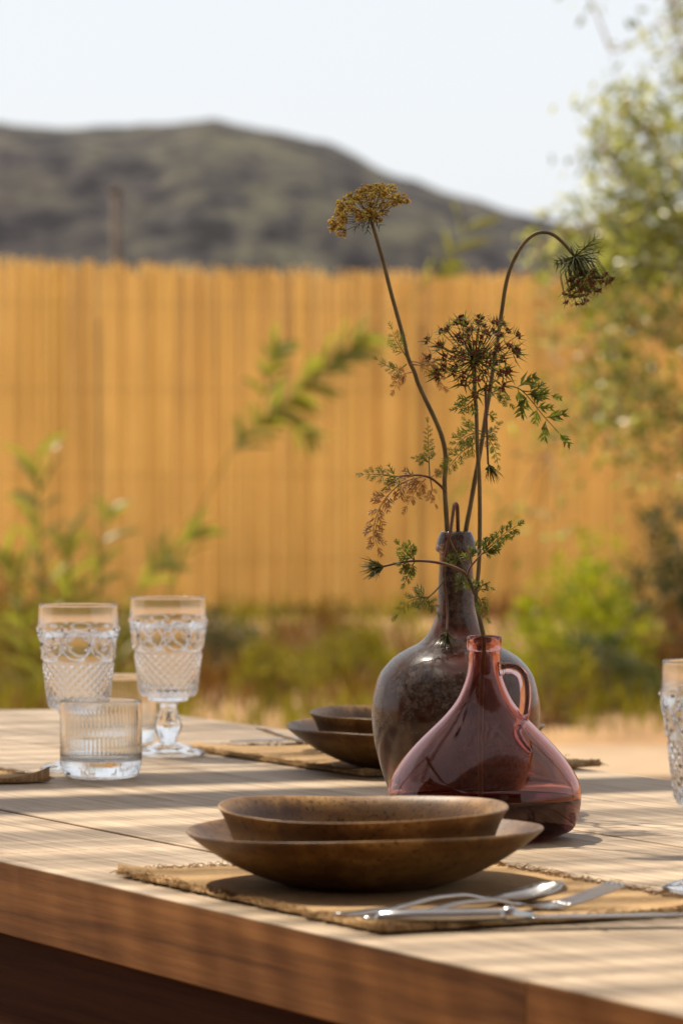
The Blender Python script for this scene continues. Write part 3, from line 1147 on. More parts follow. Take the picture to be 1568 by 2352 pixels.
hp = [bc(*q) for q in ((868, 345), (925, 338), (985, 345), (1035, 385), (1058, 450), (1064, 540), (1058, 630), (1042, 705), (1022, 765), (1000, 800))]
hp3 = spline([(x_, -.004 - .0035 * min(1, i / 6), z_) for i, (x_, z_) in enumerate(hp)], 5)
mb = MB()
n_ = len(hp3)
mb.tube(hp3, [.0058 if i < 3 else (.0048 if i < n_ - 6 else .0046) for i in range(n_)], 14)
o = mb.build('handle', MAT['purple'], bottle); fix_normals(o)
mb = MB()
tl = [bc(*q) for q in ((1015, 770), (985, 800), (1000, 850), (1035, 900), (1080, 950))]
tl3 = []
for k, (x_, z_) in enumerate(tl):
    rz = lerp(sorted((z0, r0) for r0, z0 in outer[8:20]), z_)
    yy = -math.sqrt(max(1e-6, rz * rz - x_ * x_)) if abs(x_) < rz else -.008
    tl3.append((x_, yy, z_))
mb.tube(spline(tl3, 5), [.0028 + .0010 * math.sin(math.pi * i / 20) for i in range(21)], 10)
o = mb.build('handle_root', MAT['purple'], bottle); fix_normals(o)

# ------------------------------------------------------------------ dusty demijohn
DY = 3.596
DX = (1047 - 784) / FPX * DY
Q = DY / FPX
dem = thing('demijohn', 'large dusty brown glass demijohn with a long neck holding wild flowers', 'vase', (DX, DY, TZ + .0006))
dpr = [(0, 1862), (95, 1862), (112, 1860), (122, 1853), (140, 1832), (160, 1804), (180, 1740), (190, 1690), (194, 1640), (191, 1604), (180, 1560), (165, 1535), (142, 1511), (112, 1492), (88, 1480), (70, 1464), (59, 1447),
       (49, 1420), (44, 1392), (41, 1350), (39, 1310), (38.5, 1276), (41, 1271), (46.5, 1266), (47, 1261), (42, 1240), (36, 1224)]
dpo = [(r_ * Q, (1862 - y_) * Q) for r_, y_ in dpr]
dp = [(max(0, p.x), p.y) for p in spline([(a, b_, 0) for a, b_ in dpo], 3)]
di = off_prof(dpo[:22], .003)
di = [(r_, max(.006, z_)) for r_, z_ in di]; di[0] = (0, .006)
di = [(max(0, p.x), p.y) for p in spline([(a, b_, 0) for a, b_ in di], 3)]
prof = dp + [(.0128, dp[-1][1] + .0008), (.0112, dp[-1][1])] + di[::-1]
prof[0] = (0, prof[0][1]); prof[-1] = (0, prof[-1][1])
o = lathe(prof, 96, lambda r, z, t, i: (r * (1 + .012 * noise.noise((math.cos(t) * .8, math.sin(t) * .8, z * 9))), z)).build('demijohn_body', MAT['demijohn'], dem); fix_normals(o)

# ------------------------------------------------------------------ wild carrot stems
def pts_at(px, Y, jit=0.0, rr=R):
    out = []
    for q in px:
        dy = q[2] if len(q) > 2 else 0
        out.append(at(q[0], q[1], Y + dy))
    return out


C6 = lambda x_, y_: (780.7 + .3515 * x_, 881.8 + .3515 * y_)
C5 = lambda x_, y_: (734.8 + .4686 * x_, 385.8 + .4686 * y_)


def add_stem(root, pts, r0, r1, mat, name='stem', bumps=True):
    mb = MB()
    sp = spline(pts, 7)
    n_ = len(sp)
    rad = [(r0 + (r1 - r0) * i / (n_ - 1)) * (1 + .08 * noise.noise((i * .7, r0 * 1000, 0))) for i in range(n_)]
    mb.tube(sp, rad, 9)
    # short fine hairs
    if bumps:
        for i in range(0, n_ - 1):
            for k in range(5):
                p = sp[i].lerp(sp[i + 1], R.random())
                d_ = Vector((R.uniform(-1, 1), R.uniform(-1, 1), R.uniform(-.3, .6))).normalized()
                mb.blade(p + d_ * rad[i] * .8, d_, rad[i] * R.uniform(.35, .7), rad[i] * .12, (0, -1, 0), 0)
    return mb.build(name, mat, root, world=True)


def lobed(mb, p, d, L, W, nrm, rr):
    """one parsley-like leaflet: a centre blade with side lobes"""
    p = Vector(p); d = Vector(d).normalized(); nrm = Vector(nrm).normalized()
    s = d.cross(nrm).normalized()
    L = L * 1.15
    mb.blade(p, d, L, W * .34, nrm, .2, rr.uniform(-.3, .5))
    for t, k in ((.15, .62), (.42, .55), (.68, .36)):
        for sg in (-1, 1):
            q = p + d * (L * (t + rr.uniform(-.04, .04)))
            dd = d * 1.0 + s * sg * rr.uniform(.45, .85) + nrm * rr.uniform(-.35, .35)
            mb.blade(q, dd, L * k * rr.uniform(.75, 1.1), W * .27, nrm, .2, rr.uniform(-.2, .4))


def leaf(root, px, Y, mat, n=6, L=.012, W=.006, name='leaf', r=.0006, start=.25, seed=0, label=None, taper=.55, alt=True):
    rr = random.Random(seed + int(px[0][0] * 7))
    pts = pts_at(px, Y)
    sp = spline(pts, 10)
    mb = MB()
    mb.tube(sp, [r * (1 - .6 * i / (len(sp) - 1)) for i in range(len(sp))], 6)
    nrm = Vector((rr.uniform(-.4, .4), -1, rr.uniform(-.1, .6))).normalized()
    for k in range(n):
        t = start + (1 - start) * k / n
        i = min(len(sp) - 2, int(t * (len(sp) - 1)))
        d_ = (sp[i + 1] - sp[i]).normalized(); s = d_.cross(nrm).normalized()
        sc = (1 - taper * (k / n)) * rr.uniform(.8, 1.15)
        for sg in (-1, 1):
            ii = min(len(sp) - 2, i + (1 if sg > 0 and alt else 0))
            dd = d_ * rr.uniform(.5, .9) + s * sg * rr.uniform(.7, 1.1) + nrm * rr.uniform(-.35, .35)
            lobed(mb, sp[ii], dd, L * sc, W * sc, (nrm + s * rr.uniform(-.5, .5)), rr)
    lobed(mb, sp[-1], (sp[-1] - sp[-2]), L * .75, W * .8, nrm, rr)
    o = mb.build(name, mat, root, world=True, smooth=False)
    if label: o['label'] = label
    return o


def bud(root, x, y, Y, d, L=.011, n=26, spread=.9, mat='carrot_leaf'):
    rr = random.Random(int(x * 3 + y))
    p = at(x, y, Y); d = Vector(d).normalized()
    mb = MB()
    for k in range(n):
        q = Vector((rr.uniform(-1, 1), rr.uniform(-1, 1), rr.uniform(-1, 1)))
        dd = (d + q * spread * .75).normalized()
        l = L * rr.uniform(.65, 1.15)
        mid = p + dd * l * .5
        dd2 = (dd + Vector((0, 0, -.25)) + d * rr.uniform(-.2, .35)).normalized()
        mb.tube([p, mid, mid + dd2 * l * .5], [.0005, .00042, .00012], 4, caps=False)
        if rr.random() < .5:
            mb.tube([mid, mid + (dd2 + q * .6).normalized() * l * .3], [.0003, .0001], 3, caps=False)
    for k in range(10):
        q = Vector((rr.uniform(-1, 1), rr.uniform(-1, 1), rr.uniform(-1, 1))).normalized()
        mb.tube([p, p + (d * 1.2 + q).normalized() * L * .35], [.0010, .0007], 5)
    return mb.build('flower_bud', MAT[mat], root, world=True)


def ico(mb, p, r, rr):
    vs = []; a = 1.0
    for v_ in ((0, 0, 1), (.89, 0, .45), (.28, .85, .45), (-.72, .53, .45), (-.72, -.53, .45), (.28, -.85, .45), (.72, .53, -.45), (-.28, .85, -.45), (-.89, 0, -.45), (-.28, -.85, -.45), (.72, -.53, -.45), (0, 0, -1)):
        vs.append(Vector(p) + Vector(v_) * r * rr.uniform(.75, 1.2))
    fs = [(0, 1, 2), (0, 2, 3), (0, 3, 4), (0, 4, 5), (0, 5, 1), (1, 6, 2), (2, 7, 3), (3, 8, 4), (4, 9, 5), (5, 10, 1), (6, 7, 2), (7, 8, 3), (8, 9, 4), (9, 10, 5), (10, 6, 1), (11, 7, 6), (11, 8, 7), (11, 9, 8), (11, 10, 9), (11, 6, 10)]
    mb.add(vs, fs)


def umbellet_mesh(name, seed, core_mat, green_mat, nb, core_r, spike, gold=False):
    """local +z is outward"""
    rr = random.Random(seed)
    mb = MB()
    for k in range(nb):
        q = Vector((rr.uniform(-1, 1), rr.uniform(-1, 1), rr.uniform(.0, 1))).normalized()
        c = q * core_r * rr.uniform(.55, 1.0)
        if gold: mb.tube([(0, 0, -core_r * .5), c], [.00028, .0002], 3, caps=False)
        ico(mb, c, core_r * (rr.uniform(.13, .23) if gold else rr.uniform(.20, .36)), rr)
        for _ in range(2):
            d_ = (q + Vector((rr.uniform(-.6, .6), rr.uniform(-.6, .6), rr.uniform(-.3, .6)))).normalized()
            mb.blade(c, d_, core_r * rr.uniform(.35, .6), core_r * .16, (1, .3, .2), .1)
    split = len(mb.f)
    ns = rr.choice((6, 7, 8)) if not gold else 5
    for k in range(ns):
        a = 2 * math.pi * k / ns + rr.uniform(-.3, .3)
        d_ = Vector((math.cos(a), math.sin(a), rr.uniform(.05, .8)))
        b0 = Vector((0, 0, -core_r * .35))
        l = spike * rr.uniform(.7, 1.15)
        mb.blade(b0, d_, l, l * .12, (0, 0, 1), .3, rr.uniform(-.5, .2))
    me = mb.mesh(name)
    me.materials.append(core_mat); me.materials.append(green_mat)
    for i, p in enumerate(me.polygons):
        if i >= split: p.material_index = 1
    return me


UMB_DARK = [umbellet_mesh('umbellet', s_, MAT['floret_dark'], MAT['carrot_leaf'], 17, .0034, .0125) for s_ in range(4)]
UMB_GOLD = [umbellet_mesh('umbellet', 20 + s_, MAT['floret_gold'], MAT['carrot_leaf'], 16, .0056, .0062, True) for s_ in range(4)]


def umbel(root, hub, n, L, th_max, count, umbs, curl, mat_ray, seed, scale=1.0, bracts=9, bl=.026, bdir=-.4, lvar=0.0):
    rr = random.Random(seed)
    n = Vector(n).normalized()
    e1 = n.orthogonal().normalized(); e2 = n.cross(e1)
    rays = MB()
    ends = []
    for k in range(count):
        fr = (k + .5) / count
        th = th_max * math.sqrt(fr) * rr.uniform(.93, 1.05)
        ph = k * 2.39996 + rr.uniform(-.2, .2)
        rad = e1 * math.cos(ph) + e2 * math.sin(ph)
        l = L * (.62 + .38 * fr) * rr.uniform(.82, 1.10) * (1 - lvar * rr.random())
        d0 = n * math.cos(th * 1.15) + rad * math.sin(th * 1.15)
        d1 = n * math.cos(th * (1 - curl)) + rad * math.sin(th * (1 - curl))
        m_ = hub + d0 * l * .5
        e = m_ + d1 * l * .5
        rays.tube([hub, m_, e], [.00055, .0004, .00038], 4, caps=False)
        ends.append((e, (d1 + Vector((0, -.25, .1)) * .3).normalized(), fr))
    head = rays.build('flower_head', mat_ray, root, world=True)
    hw = wpos(root)
    for e, d_, fr in ends:
        me = rr.choice(umbs)
        o = bpy.data.objects.new('umbellet', me); COL.objects.link(o)
        o.parent = head
        o.location = e - hw
        q = d_.to_track_quat('Z', 'Y')
        o.rotation_mode = 'QUATERNION'; o.rotation_quaternion = q
        s_ = scale * (.70 + .42 * fr) * rr.uniform(.85, 1.12)
        o.scale = (s_, s_, s_)
    bb = MB()
    for k in range(bracts):
        a = 2 * math.pi * k / bracts + rr.uniform(-.3, .3)
        d_ = (e1 * math.cos(a) + e2 * math.sin(a)) + n * (bdir + rr.uniform(-.25, .25))
        d_.normalize()
        l = bl * rr.uniform(.75, 1.15)
        m_ = hub + d_ * l * .5
        dd = (d_ + Vector((rr.uniform(-.3, .3), 0, rr.uniform(-.45, .1)))).normalized()
        bb.tube([hub, m_, m_ + dd * l * .5], [.0007, .00065, .00015], 4, caps=False)
        for t in (.35, .55, .75):
            q = hub + d_ * l * t
            for sg in (-1, 1):
                sd = d_.cross(Vector((0, -1, 0)))
                if sd.length < .1: sd = Vector((1, 0, 0))
                d3 = (d_ * .8 + sd.normalized() * sg * .6 + Vector((0, rr.uniform(-.3, .3), 0))).normalized()
                bb.tube([q, q + d3 * l * rr.uniform(.2, .36)], [.0005, .00012], 4, caps=False)
    o = bb.build('bracts', MAT['carrot_leaf'], root, world=True)
    return head


GF = 'wild carrot stems in the two vases'
# --- stem 1, golden head, in the demijohn
Y1 = DY
r1 = thing('wild_carrot_stem', 'wild carrot stem with a golden brown flat flower head, rising from the demijohn', 'flower', at(1030, 1300, Y1), GF)
s1 = [(1036, 1420), (1030, 1290)] + [C6(*q) for q in ((700, 965), (686, 740), (682, 620), (690, 520), (684, 430), (660, 330), (610, 210), (550, 85))] + \
     [C5(*q) for q in ((478, 1050), (462, 1000), (430, 925), (400, 800), (350, 620), (310, 460), (270, 320), (245, 235))]
s1 = [(a, b_, .0) for a, b_ in s1]
add_stem(r1, pts_at(s1, Y1), .0023, .0017, MAT['stem'])
umbel(r1, at(*C5(243, 228), Y1), (-.40, -.30, .82), .0340, 1.45, 58, UMB_GOLD, .05, MAT['stem'], 3, 1.0, 7, .020, -.5)
leaf(r1, [C5(432, 940), C5(400, 890), C5(375, 850), C5(355, 800)], Y1 - .005, MAT['carrot_leaf'], 5, .0115, .0035, seed=1)
leaf(r1, [C5(425, 960), C5(380, 990), C5(330, 970), C5(290, 945)], Y1 - .008, MAT['carrot_leaf'], 5, .0100, .0035, seed=2)
leaf(r1, [C5(440, 960), C5(490, 965), C5(545, 950), C5(580, 990), C5(585, 1040)], Y1 - .012, MAT['dry_leaf'], 6, .0115, .0055, seed=3, label='dried brown feathery leaf')
leaf(r1, [C5(450, 1000), C5(410, 1010), C5(385, 1040), C5(365, 1080)], Y1 - .012, MAT['dry_leaf'], 5, .0095, .005, seed=4, label='dried brown feathery leaf')
leaf(r1, [C5(440, 945), C5(500, 960), C5(560, 1000), C5(600, 1060)], Y1 + .01, MAT['dry_leaf'], 5, .0115, .005, seed=44, label='dried brown feathery leaf')
for rr_, q in enumerate(([(690, 705), (650, 660), (590, 615), (520, 597), (440, 598), (380, 605)],)):
    add_stem(r1, pts_at([C6(*t) for t in q], Y1 - .004), .0013, .0008, MAT['stem_red'], 'side_stem')
leaf(r1, [C6(390, 605), C6(310, 600), C6(240, 590), (780.7 + .3515 * 165, 881.8 + .3515 * 592)], Y1 - .004, MAT['carrot_leaf'], 6, .0115, .0042, seed=5, start=.1)
leaf(r1, [C6(400, 605), C6(370, 625), C6(330, 650), C6(305, 670)], Y1 - .01, MAT['carrot_leaf'], 3, .008, .003, seed=55, start=.2)
leaf(r1, [C6(540, 605), C6(420, 640), C6(330, 710), C6(265, 800), C6(228, 900), C6(218, 980), C6(245, 1060)], Y1 - .012, MAT['dry_leaf'], 12, .0135, .0065, seed=6, start=.05, taper=.35, label='curling dried brown leaf')
leaf(r1, [C6(560, 620), C6(520, 660), C6(480, 720), C6(440, 790)], Y1 + .006, MAT['dry_leaf'], 6, .012, .006, seed=66, start=.1, label='curling dried brown leaf')
leaf(r1, [C6(585, 605), C6(580, 500), C6(578, 400), C6(572, 260)], Y1 - .004, MAT['carrot_leaf'], 9, .0075, .0035, seed=7, start=.3)
leaf(r1, [C6(578, 510), C6(545, 500), C6(495, 488)], Y1 - .004, MAT['carrot_leaf'], 4, .006, .003, seed=8, start=.4)
leaf(r1, [C6(590, 620), C6(600, 690), C6(590, 740), C6(615, 780)], Y1 - .004, MAT['dry_leaf'], 4, .0075, .0035, seed=9, start=.3)
leaf(r1, [C6(590, 610), C6(630, 590), C6(655, 570)], Y1 - .004, MAT['dry_leaf'], 3, .0055, .003, seed=10, start=.4)

# --- stem 2, arched, hanging head, in the demijohn
r2 = thing('wild_carrot_stem', 'tall arching wild carrot stem whose closed dark head hangs down at right', 'flower', at(1062, 1300, Y1), GF)
s2 = [(1056, 1420), (1062, 1300)] + [C6(*q) for q in ((820, 965), (850, 800), (878, 640), (900, 520), (930, 350), (955, 180), (975, 60))] + \
     [C5(*q) for q in ((850, 960), (878, 780), (890, 700), (910, 570), (940, 470), (990, 380), (1040, 330), (1090, 314), (1140, 325), (1190, 365), (1245, 428))]
add_stem(r2, pts_at(s2, Y1 + .004), .0023, .0016, MAT['stem'])
umbel(r2, at(*C5(1248, 432), Y1), (.36, -.22, -.90), .055, .98, 74, UMB_DARK, .80, MAT['carrot_leaf'], 8, .88, 16, .028, .02, .58)
leaf(r2, [C6(930, 330), C6(880, 320), C6(830, 340), C6(780, 380), C6(715, 465)], Y1, MAT['carrot_leaf'], 6, .013, .0055, seed=11)
leaf(r2, [C6(935, 350), C6(860, 400), C6(790, 450), C6(720, 530), C6(675, 565)], Y1 - .01, MAT['carrot_leaf'], 8, .0115, .0045, seed=12)
leaf(r2, [C6(925, 330), C6(970, 360), C6(1010, 430), C6(1030, 520)], Y1 - .005, MAT['carrot_leaf'], 6, .008, .0035, seed=13)
leaf(r2, [C6(940, 320), C6(980, 320), C6(1030, 275)], Y1 - .005, MAT['carrot_leaf'], 4, .0075, .0035, seed=14)
leaf(r2, [C6(925, 310), C6(870, 290), C6(825, 245)], Y1 - .005, MAT['carrot_leaf'], 3, .0075, .0035, seed=15)
leaf(r2, [C6(970, 70), C6(1060, 20), C6(1120, 15), C6(1190, 45), C6(1270, 135), C6(1330, 210), C6(1430, 320)], Y1 - .02, MAT['carrot_leaf'], 4, .0195, .0120, seed=16, start=.42, r=.0008, taper=.2)
leaf(r2, [C6(1190, 45), C6(1240, 50), C6(1280, 40), C6(1370, 70)], Y1 - .02, MAT['carrot_leaf'], 2, .0145, .0095, seed=17, start=.35)
leaf(r2, [C6(975, 90), C6(1020, 60), C6(1060, 90), C6(1100, 125)], Y1 - .015, MAT['carrot_leaf'], 5, .0095, .005, seed=18)
r2b = [C6(950, 30), C6(952, 120), C6(956, 250), C6(962, 400), C6(967, 525)]
add_stem(r2, pts_at(r2b, Y1 - .03), .0013, .0009, MAT['stem_red'], 'side_stem')
bud(r2, *C6(970, 530), Y1 - .03, (.3, -.1, -1), .0165, 36, .75)
leaf(r2, [C6(960, 200), C6(985, 205), C6(1015, 240)], Y1 - .03, MAT['carrot_leaf'], 3, .006, .003, seed=19)

# --- stem 3, bent stalk hanging over the demijohn lip
r3 = thing('wild_carrot_stem', 'short kinked stalk folded over the demijohn lip with a feathery bud hanging down', 'flower', at(1047, 1290, Y1), GF)
s3 = [(1050, 1400, .0), (1051, 1290, .0)] + [(*C6(770, 965), .0), (*C6(768, 860), -.004), (*C6(764, 795), -.010), (*C6(750, 786), -.014), (*C6(738, 840), -.019), (*C6(722, 960), -.024), (*C6(710, 1020), -.026),
                                           (*C6(692, 1120), -.024), (*C6(678, 1230), -.020), (*C6(682, 1320), -.020), (*C6(698, 1420), -.022), (*C6(702, 1520), -.027), (*C6(697, 1620), -.036)]
add_stem(r3, pts_at(s3, Y1), .0019, .0011, MAT['stem_red'])
bud(r3, *C6(696, 1622), Y1 - .036, (-.05, -.15, -1), .0185, 40, .85)
add_stem(r3, pts_at([(*C6(712, 1010), 0), (*C6(745, 1080), 0), (*C6(790, 1160), -.002), (*C6(828, 1232), -.004)], Y1 - .026), .0011, .0007, MAT['stem'], 'side_stem')
leaf(r3, [C6(790, 1160), C6(770, 1150), C6(740, 1150), C6(710, 1165)], Y1 - .03, MAT['carrot_leaf'], 4, .0085, .0045, seed=20)
leaf(r3, [C6(800, 1180), C6(800, 1240), C6(790, 1290), C6(775, 1320)], Y1 - .03, MAT['carrot_leaf'], 4, .0085, .0045, seed=21)
add_stem(r3, pts_at([(*C6(680, 1270), 0), (*C6(660, 1310), -.003), (*C6(620, 1355), -.006), (*C6(580, 1393), -.008)], Y1 - .021), .0010, .0007, MAT['stem'], 'side_stem')
leaf(r3, [C6(580, 1393), C6(520, 1400), C6(450, 1425), C6(385, 1495)], Y1 - .03, MAT['carrot_leaf'], 6, .0125, .0045, seed=22, start=.12)
leaf(r3, [C6(580, 1393), C6(560, 1420), C6(600, 1440), C6(625, 1480)], Y1 - .03, MAT['carrot_leaf'], 4, .0105, .004, seed=23, start=.12)

# --- stem 4, dark spiky head facing us, in the purple bottle
Y4 = BY
r4 = thing('wild_carrot_stem', 'upright wild carrot stem with a spiky dark purple open head, in the purple bottle', 'flower', at(1108, 1500, Y4), GF)
s4 = [(1104, 1895, 0), (1103, 1780, 0), (1104, 1650, 0), (1108, 1540, 0), (1111, 1490, 0), (1109, 1458, 0)] + [(*C6(*q), 0) for q in ((910, 1530), (890, 1430), (888, 1360), (905, 1200), (911, 1000), (912, 800), (908, 600), (896, 400), (890, 200), (880, 60))] + [(*C5(757, 1000), 0), (*C5(757, 938), 0)]
add_stem(r4, pts_at(s4, Y4), .0021, .0016, MAT['stem'])
umbel(r4, at(*C5(757, 938), Y4), (0.02, -.82, .57), .0400, 1.40, 74, UMB_DARK, .12, MAT['carrot_leaf'], 5, 1.0, 9, .026, -.55)
add_stem(r4, pts_at([C6(880, 1375), C6(850, 1300), C6(825, 1250), C6(790, 1222), C6(720, 1190), C6(620, 1165), C6(500, 1156), C6(400, 1166), C6(285, 1192)], Y4 - .004), .0016, .0010, MAT['stem_red'], 'side_stem')
bud(r4, *C6(280, 1195), Y4 - .004, (-1, -.1, -.06), .0185, 42, .85)
leaf(r4, [C6(490, 1155), C6(460, 1130), C6(420, 1090), C6(395, 1060)], Y4 - .006, MAT['carrot_leaf'], 4, .0095, .005, seed=24)
leaf(r4, [C6(485, 1150), C6(475, 1110), C6(460, 1060)], Y4 - .006, MAT['carrot_leaf'], 4, .007, .004, seed=25)
leaf(r4, [C6(490, 1160), C6(470, 1190), C6(450, 1240), C6(425, 1295)], Y4 - .006, MAT['carrot_leaf'], 5, .0085, .0045, seed=26)
leaf(r4, [C6(430, 1165), C6(410, 1190), C6(440, 1220)], Y4 - .006, MAT['carrot_leaf'], 3, .0075, .0045, seed=27)
add_stem(r4, pts_at([C6(830, 1255), C6(850, 1200), C6(885, 1155), C6(925, 1112)], Y4 - .006), .0010, .0007, MAT['stem_red'], 'side_stem')
leaf(r4, [C6(925, 1112), C6(985, 1060), C6(1060, 990), C6(1150, 930)], Y4 - .008, MAT['carrot_leaf'], 8, .0105, .0065, seed=28, start=.08, taper=.4)
leaf(r4, [C6(860, 1180), C6(850, 1120), C6(875, 1070)], Y4 - .008, MAT['carrot_leaf'], 4, .0085, .0045, seed=29)
leaf(r4, [C6(925, 1112), C6(960, 1100), C6(1000, 1090)], Y4 - .008, MAT['carrot_leaf'], 3, .006, .003, seed=30)
leaf(r4, [C6(890, 1370), C6(915, 1340), C6(935, 1310), C6(975, 1328)], Y4 - .006, MAT['carrot_leaf'], 4, .007, .004, seed=31)
leaf(r4, [C6(892, 1380), C6(915, 1420), C6(930, 1470), C6(955, 1520)], Y4 - .006, MAT['carrot_leaf'], 6, .0085, .004, seed=32)
leaf(r4, [C6(876, 1365), C6(862, 1320), C6(845, 1280)], Y4 - .006, MAT['carrot_leaf'], 3, .0075, .004, seed=33)
leaf(r4, [C6(880, 90), C6(850, 120), C6(815, 145), C6(780, 155)], Y4 - .006, MAT['carrot_leaf'], 4, .0105, .005, seed=34)

# ------------------------------------------------------------------ background plants
def leaf_cluster(mb, c, n, rad, L, W, rr, up=.2):
    for k in range(n):
        q = Vector((rr.gauss(0, 1), rr.gauss(0, 1), rr.gauss(0, 1)))
        p = c + q * rad * .45
        d = Vector((rr.uniform(-1, 1), rr.uniform(-1, 1), rr.uniform(-.7, 1) + up))
        mb.blade(p, d, L * rr.uniform(.7, 1.25), W * rr.uniform(.8, 1.2), (rr.uniform(-1, 1), rr.uniform(-1, 1), rr.uniform(-.2, 1.2)), .2, rr.uniform(-.4, .6), .5)


# right hand tree: trunk outside the frame, limbs and twigs reaching in
TY = 15.0
rr = random.Random(77)
tb = at(1790, 1650, TY)
tree = thing('tree', 'pale leaved tree with loose branches reaching in from the right', 'tree', (tb.x, TY, 0))
tr = MB()
limbs = [
    [(1800, 1700), (1780, 1300), (1750, 1000), (1720, 760), (1690, 560)],
    [(1690, 560), (1640, 380), (1590, 180), (1545, 20), (1520, -120)],
    [(1720, 760), (1600, 560), (1500, 470), (1420, 500), (1330, 520), (1240, 560)],
    [(1690, 560), (1580, 430), (1480, 300), (1420, 190), (1400, 110)],
    [(1750, 1000), (1620, 840), (1500, 760), (1400, 790), (1290, 840)],
    [(1780, 1200), (1640, 1050), (1540, 930), (1440, 900), (1330, 960), (1260, 1040)],
    [(1720, 800), (1640, 690), (1540, 620), (1430, 640), (1330, 690)],
    [(1690, 560), (1660, 300), (1640, 100), (1650, -100)],
    [(1690, 600), (1560, 470), (1440, 400), (1390, 330)],
]
for k, lm in enumerate(limbs):
    pts = [at(a, b_, TY + .25 * noise.noise((i * .8, k * 3.1, 0)) * (1 if i else 0)) for i, (a, b_) in enumerate(lm)]
    sp = spline(pts, 6)
    r0 = .075 if k == 0 else (.016 if k in (2, 6) else .005)
    tr.tube(sp, [r0 * (1 - .8 * i / (len(sp) - 1)) for i in range(len(sp))], 7)
tr.build('trunk', MAT['twig'], tree, world=True)
fo = MB()
rr = random.Random(4)
zones = [  # x0,x1,y0,y1,count
    (1395, 1600, 70, 300, 22), (1355, 1500, 230, 480, 46), (1500, 1650, 250, 500, 22), (1350, 1620, 470, 620, 62), (1400, 1650, 560, 780, 66), (1215, 1370, 510, 640, 12),
    (1215, 1420, 680, 860, 4), (1300, 1480, 640, 900, 22), (1390, 1650, 760, 1100, 62), (1250, 1420, 880, 1060, 14), (1140, 1290, 930, 1200, 2), (1220, 1320, 1100, 1240, 2),
    (1530, 1700, -120, 80, 22), (1320, 1350, -60, -5, 1), (1600, 2000, -200, 1100, 150), (1440, 1600, 380, 560, 30)]
limbpts = []
for lm in limbs:
    limbpts += spline([(a, b_, 0) for a, b_ in lm], 8)
tw = MB()
for (x0, x1, y0, y1, c) in zones:
    for k in range(c):
        px, py = rr.uniform(x0, x1), rr.uniform(y0, y1)
        Yd = TY + rr.gauss(0, .35)
        ctr = at(px, py, Yd)
        leaf_cluster(fo, ctr, rr.randint(6, 13), .12, .062, .022, rr)
        lp = min(limbpts, key=lambda q: (q.x - px) ** 2 + (q.y - py) ** 2)
        if (lp.x - px) ** 2 + (lp.y - py) ** 2 < 260 ** 2:
            a = at(lp.x, lp.y, TY)
            tw.tube([a, a.lerp(ctr, .5) + Vector((0, 0, rr.uniform(-.03, .05))), ctr], [.006, .004, .002], 4, caps=False)
tw.build('twigs', MAT['twig'], tree, world=True)
fo.build('foliage', MAT['olive_leaf'], tree, smooth=False, world=True, kind='stuff')


def bush(label, x, y, Y, w, h, n, mat, L, W, name='bush', cat='bush', group=None, seed=0, dens=9, base_dark=None):
    """x,y = centre of its foot in the picture plane at depth Y; w,h in metres"""
    rr = random.Random(seed)
    p = at(x, y, Y)
    z0 = ground_z(p.x, Y)
    root = thing(name, label, cat, (p.x, Y, z0), group)
    st = MB(); fo_ = MB()
    for k in range(n):
        a = rr.uniform(0, 2 * math.pi); el = rr.random() ** .6
        rad = w * .5 * math.sqrt(rr.random())
        hz = h * (.12 + .88 * rr.random() ** .75) * (1 - .55 * (rad / (w * .5)) ** 2)
        c = Vector((p.x + math.cos(a) * rad, Y + math.sin(a) * rad * .8, z0 + hz))
        leaf_cluster(fo_, c, dens, min(w, h) * .13, L, W, rr, .5)
        if k % 3 == 0:
            st.tube([(p.x + rr.uniform(-.04, .04), Y + rr.uniform(-.04, .04), z0 - .01), ((p.x + c.x) / 2, (Y + c.y) / 2, z0 + hz * .55), c], [.007, .005, .002], 4, caps=False)
    st.build('stems', MAT['twig'], root, world=True)
    fo_.build('foliage', MAT[mat], root, smooth=False, world=True, kind='stuff')
    return root


bush('bright yellow green bush behind the purple bottle handle, right of the vases', 1335, 1640, 17.5, .62, .66, 130, 'bush_leaf', .05, .022, seed=1)
bush('taller yellow green shoots above the bright bush, against the fence', 1370, 1590, 19.5, .40, .80, 70, 'bush_leaf', .05, .02, seed=2)
bush('dark green shrub at the right frame edge below the tree', 1560, 1600, 19.0, .55, 1.05, 120, 'dark_leaf', .055, .025, seed=3)
bush('dark low bush at the foot of the bright yellow green bush', 1390, 1640, 17.0, .50, .34, 80, 'dark_leaf', .045, .02, seed=4)
bush('pale yellow weedy bush beside the purple bottle, low on the right', 1270, 1690, 16.0, .42, .34, 70, 'weed_leaf', .05, .014, seed=5)
bush('brown dry bush at the far left behind the left goblet', 60, 1600, 19.0, .50, .55, 90, 'dry_weed', .05, .016, seed=6)
bush('dull green weedy bush at the left frame edge behind the glasses', 20, 1640, 17.6, .42, .40, 60, 'weed_leaf', .055, .018, seed=7)
bush('dark weedy bush just right of the second goblet, below the fence', 520, 1590, 19.0, .34, .36, 60, 'dark_leaf', .045, .014, seed=8)
bush('yellow flowering weed clump between the goblets and the far bowl', 620, 1640, 17.2, .34, .32, 60, 'weed_leaf', .05, .012, seed=9)
bush('brown dry weeds heaped against the bank below the fence', 740, 1540, 20.6, .60, .34, 80, 'dry_weed', .05, .014, seed=10)
bush('pale green weed clump above the far bowl, left of the demijohn', 800, 1630, 17.8, .40, .36, 70, 'weed_leaf', .055, .012, seed=11)
bush('olive green weed clump seen between the two left goblets', 285, 1630, 18.2, .30, .42, 60, 'weed_leaf', .05, .014, seed=12)
bush('dry brown bush behind the right goblet rim at the right edge', 1520, 1640, 18.0, .36, .40, 60, 'dry_weed', .05, .016, seed=13)


